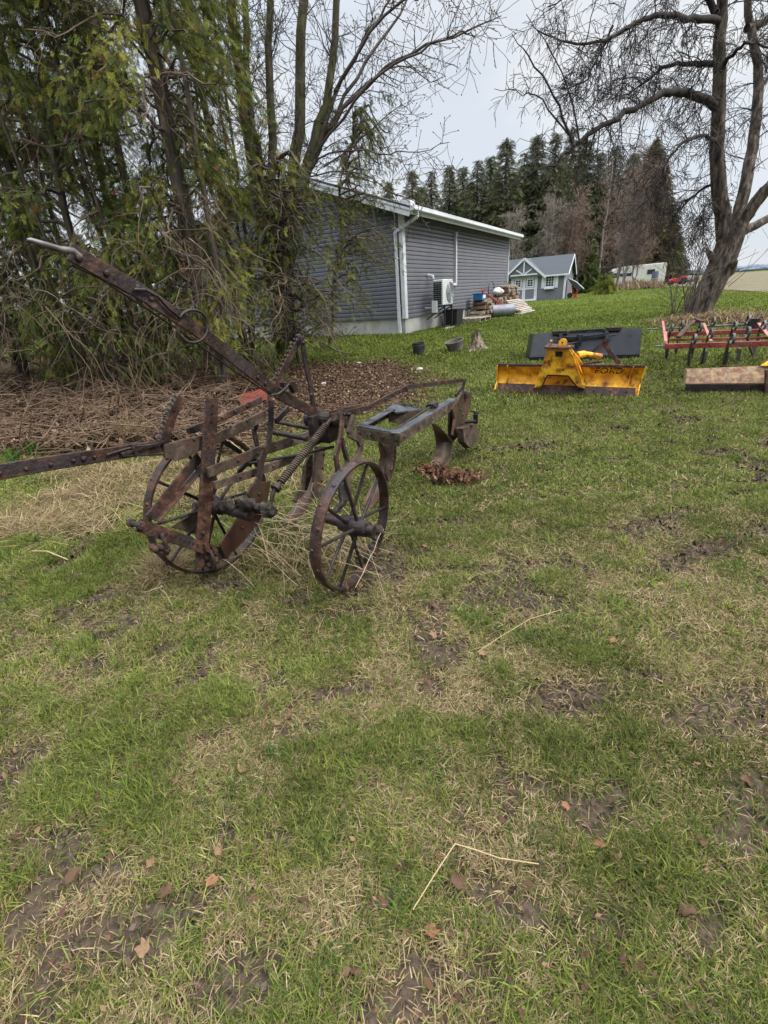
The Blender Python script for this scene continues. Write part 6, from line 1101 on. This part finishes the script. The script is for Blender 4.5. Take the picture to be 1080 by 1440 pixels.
tuft('dry_grass', 'wispy straw clump at the foot of the large wheel', 'dry grass', [(G(228, 810), .05), (G(240, 800), .05)], 330, (.08, .28), (.0016, .003), ST, (.3, 1.3), 4, DG)
tuft('dry_grass', 'thin dry stems growing through the smaller wheel', 'dry grass', [(G(px, py), .07) for px, py in ((470, 800), (420, 790), (385, 790), (500, 770))], 55, (.15, .5), (.002, .0035), ST, (.5, 1.45), 5, DG)
tuft('dry_grass', 'dry grass mat beneath the plough beams', 'dry grass', [(G(px, py), .16) for px, py in ((320, 700), (350, 680), (290, 690), (380, 670), (430, 680), (300, 665))], 260, (.1, .3), (.002, .004), ST, (.7, 1.5), 6, DG)
tuft('dry_grass', 'trampled straw around the foot of the leaning tree', 'dry grass', [(G(px, py), .30) for px, py in ((1005, 450), (1030, 448), (1055, 452), (975, 452), (950, 455), (1075, 456), (1100, 452))], 420, (.15, .5), (.008, .014), ST+[(.12, .08, .055)]*2, (.8, 1.5), 7, 'dry grass near the trees')
tuft('dry_grass', 'tan brush heap in front of the camper', 'dry grass', [(G(px, 406), .8) for px in (865, 872, 880, 888, 896, 903, 910)], 420, (.5, 1.5), (.03, .06), [(.26, .20, .12), (.20, .15, .09), (.15, .10, .07)], (.3, 1.3), 8, 'dry grass near the trees')
tuft('dry_grass', 'brown weedy strip right of the garden shed', 'dry grass', [(G(px, 410), .7) for px in (818, 826, 834, 842)], 260, (.2, .7), (.03, .06), [(.2, .15, .09), (.13, .09, .06)], (.6, 1.4), 9, 'dry grass near the trees')
GRN = [(.07, .16, .03), (.05, .12, .03), (.10, .19, .04)]
for (px, py, lab, s) in ((122, 618, 'tallest bright green bulb shoots under the cedars', 1), (22, 650, 'bluish green bulb shoots at the far left', 2), (48, 640, 'sparse low bulb shoots right of the far left ones', 5)): tuft('bulb_shoots', lab, 'plant', [(G(px, py), .025)], 26, (.12, .24), (.008, .012), GRN, (.02, .45), 40+s, 'green bulb shoots under the cedars', gmat, bend=.3)
tuft('bulb_shoots', 'dark green leafy clump behind the left lever', 'plant', [(G(132, 628), .05)], 90, (.12, .26), (.007, .011), [(.02, .06, .018), (.03, .08, .025)], (.1, .7), 43, 'green bulb shoots under the cedars', gmat)
# debris raked up by the rear share
cl = G(622, 676); g = np.random.default_rng(5); n = 900; x = np.concatenate([g.normal(G(608, 668)[0], .07, n//2), g.normal(G(640, 678)[0], .12, n//2)]); y = np.concatenate([g.normal(G(608, 668)[1], .06, n//2), g.normal(G(640, 678)[1], .05, n//2)]); V_, F_, C_ = flakes(x, y, np.full(n, .022), np.array([[.12, .05, .026], [.08, .036, .024], [.055, .034, .027], [.16, .10, .06]])[g.integers(0, 4, n)], g, (0, .09), .9); tag(raw('debris_clump', V_, F_, bpy.data.materials['dead leaves'], C_, loc=cl), 'heap of reddish brown leaf debris at the rear plough share', 'leaf heap')
# ------------------------------------------------------------------ single dead leaves on the lawn
g = np.random.default_rng(404)
def leaf_mesh(seed, m):
    g = np.random.default_rng(seed); k = 15; a = np.arange(k)*2*math.pi/k; lob = 1+.30*np.cos(a*5+.3)*(.6+.4*np.cos(a))+g.normal(0, .07, k); r = np.stack([np.cos(a)*1.15, np.sin(a)*.8], 1)*lob[:, None]; V = [(0, 0, .06)]; cur = g.uniform(.35, 1.1)
    for f in (.55, 1): V += [(x*f, y*f, .06+cur*(y*f)**2+g.normal(0, .14)*f+.12*(x*f)**2*g.uniform(-1, 1)) for x, y in r]
    F = [(0, 1+j, 1+(j+1) % k) for j in range(k)]+[(1+j, 1+k+j, 1+k+(j+1) % k, 1+(j+1) % k) for j in range(k)]; mb = MB(); mb.add(V, F); b = len(V); mb.tube([(-1.1, 0, .06), (-1.7, .1, .1), (-2.1, .05, .05)], .035, 4); return mb.build('dead_leaf', m, loc=(0, 0, 0), smooth=180)
lm = [mat('tan dead leaf', [(.3, (.11, .065, .034)), (.7, (.20, .13, .075))], 9, 5, .9, spec=.1), mat('dark wet leaf', [(.3, (.040, .022, .013)), (.7, (.095, .056, .033))], 9, 5, .85, spec=.15), mat('orange brown leaf', [(.3, (.11, .045, .02)), (.7, (.18, .085, .04))], 9, 5, .6)]
spots = [(609, 895, 0, .033), (340, 1087, 0, .030), (300, 1245, 2, .026), (215, 1218, 0, .026), (235, 1262, 1, .038), (105, 1235, 1, .034), (205, 1340, 0, .036), (310, 1203, 0, .026), (565, 1222, 1, .034), (607, 1312, 2, .026), (645, 1242, 1, .036), (862, 906, 2, .028), (677, 1003, 0, .03), (550, 963, 1, .04), (650, 1035, 1, .042), (605, 962, 1, .024), (722, 876, 1, .034), (742, 868, 1, .026), (680, 922, 0, .036), (843, 1190, 2, .022), (863, 1208, 1, .026), (965, 1285, 1, .04), (985, 1186, 1, .026), (336, 830, 1, .026), (975, 660, 0, .04), (700, 648, 0, .02), (1030, 595, 0, .05), (740, 686, 0, .024), (30, 1222, 1, .03), (640, 880, 0, .02), (330, 968, 0, .022), (500, 1010, 1, .02), (432, 900, 1, .022), (160, 992, 0, .018), (540, 1270, 1, .024), (895, 1360, 1, .03), (390, 905, 1, .03), (1020, 870, 0, .024), (830, 810, 1, .026), (598, 770, 0, .024), (765, 738, 1, .03), (690, 770, 0, .022), (1050, 1100, 1, .026), (500, 1370, 1, .026), (360, 1265, 1, .02), (795, 1135, 2, .02), (860, 745, 1, .03), (940, 700, 0, .03), (600, 1060, 1, .024), (250, 1105, 0, .02)]
LAB = ['flat tan dead leaf lying on the open lawn', 'dark wet curled dead leaf pressed into the lawn', 'orange brown dead leaf lying on the near lawn']
protos = {}
for k, (px, py, c, s) in enumerate(spots):
    key = (c, k % 3)
    if key not in protos: protos[key] = o = leaf_mesh(900+c*7+k % 3, lm[c])
    else: o = protos[key].copy(); COL.objects.link(o)
    p = G(px, py); o.location = p+ZZ*.020; o.scale = (min(s, .034)*.62,)*3; o.rotation_euler = (g.normal(0, .25), g.normal(0, .25), g.uniform(0, 6.28)); tag(o, LAB[c], 'leaf', 'tan dead leaves' if c == 0 else ('dark dead leaves' if c == 1 else 'orange dead leaves'))
# small scraps of leaf trodden into the turf
g = np.random.default_rng(616); n = 5200; y = .45+6.5*g.random(n)**1.3; x = g.uniform(-1.2, 1.5, n)*(.6+y*.75); k = in_view(x, y) & (g.random(n) < .25+1.1*(fbm(x*1.6, y*1.6, 95, 3)-.35)) & ~on_house(x, y); x, y = x[k], y[k]; n = len(x)
V_, F_, C_ = flakes(x, y, g.uniform(.005, .016, n)*(.8+.12*y), np.array([[.10, .056, .032], [.060, .034, .024], [.16, .10, .06], [.075, .035, .030]])[g.integers(0, 4, n)], g, (.006, .028), .9, .6); tag(raw('leaf_scraps', V_, F_, bpy.data.materials['dead leaves'], C_), 'tiny brown scraps of dead leaf scattered through the near lawn', 'leaf litter', kind='stuff')
# crumbs of soil on the bare patches
g = np.random.default_rng(515); n = 90000; x = g.uniform(-2.6, 4.2, n); y = g.uniform(.4, 5.5, n); k = (g.random(n) < mud_mask(x, y)*.8) & in_view(x, y); x, y = x[k], y[k]; n = len(x)
V_, F_, C_ = flakes(x, y, g.uniform(.004, .013, n)*(.7+.25*y), np.array([[.058, .043, .033], [.042, .031, .024], [.085, .065, .050]])[g.integers(0, 3, n)], g, (-.008, .004), 1.1, .8); tag(raw('soil_crumbs', V_, F_, attr_mat('soil crumbs', 1.0, 0, .03), C_), 'dark crumbs of damp soil on the bare patches of the lawn', 'soil', kind='stuff')
# long straws
def straw(pts, r, lab, zz=.03): 
    mb = MB(); Q = [G(*p)+ZZ*z for p, z in pts]; mb.tube(Q, r, 5); tag(mb.build('straw', mat('pale straw', [(.3, (.26, .19, .095)), (.7, (.38, .30, .17))], 6, 4, .6) if 'pale straw' not in bpy.data.materials else bpy.data.materials['pale straw'], loc=Q[0], smooth=60), lab, 'straw')
straw([((581, 1284), .03), ((612, 1238), .045), ((640, 1199), .055), ((668, 1207), .05), ((702, 1218), .045), ((757, 1222), .035)], .0015, 'long pale bent straw lying on the near lawn')
straw([((672, 922), .03), ((700, 905), .045), ((745, 880), .05), ((790, 864), .04)], .0013, 'thin curved straw beside the dark leaves in mid lawn')
straw([((48, 781), .03), ((70, 785), .05), ((98, 793), .03)], .0035, 'short straw on the lawn at the far left')
S = []; g = np.random.default_rng(31); sp = thing('dead_stalks', 'pale dead stalks lying across the front of the smaller wheel', 'stalks', G(440, 800))
for (pa, za, pb, zb) in (((360, 770), .05, (520, 790), .22), ((350, 775), .03, (470, 775), .30), ((330, 755), .1, (440, 745), .3), ((390, 800), .04, (560, 770), .2), ((300, 760), .2, (420, 830), .03), ((200, 835), .02, (245, 860), .04), ((280, 800), .25, (360, 830), .03), ((500, 830), .03, (545, 760), .25), ((340, 690), .45, (430, 730), .2), ((250, 700), .35, (200, 730), .36)):
    a, b = G(*pa)+ZZ*za, G(*pb)+ZZ*zb; limb(S, [a, a*.6+b*.4+g.normal(0, .04, 3)+ZZ*.06, a*.3+b*.7+g.normal(0, .04, 3)+ZZ*.05, b], .0022, .0014, g, .006)
for k in range(46):
    a, b = G(g.uniform(330, 470), g.uniform(730, 800))+ZZ*g.uniform(.02, .3), G(g.uniform(400, 560), g.uniform(750, 850))+ZZ*g.uniform(.02, .3); limb(S, [a, (a+b)/2+g.normal(0, .05, 3)+ZZ*.05, b], .0018, .0010, g, .008)
V_, F_ = seg_mesh(S, .012); raw('stem', V_, F_, mat('pale dead stalks', [(.3, (.24, .18, .11)), (.7, (.42, .34, .22))], 4, 4, .8), parent=sp)['kind'] = 'stuff'
print('objects', len(bpy.data.objects), 'faces', sum(len(m.polygons) for m in bpy.data.meshes))
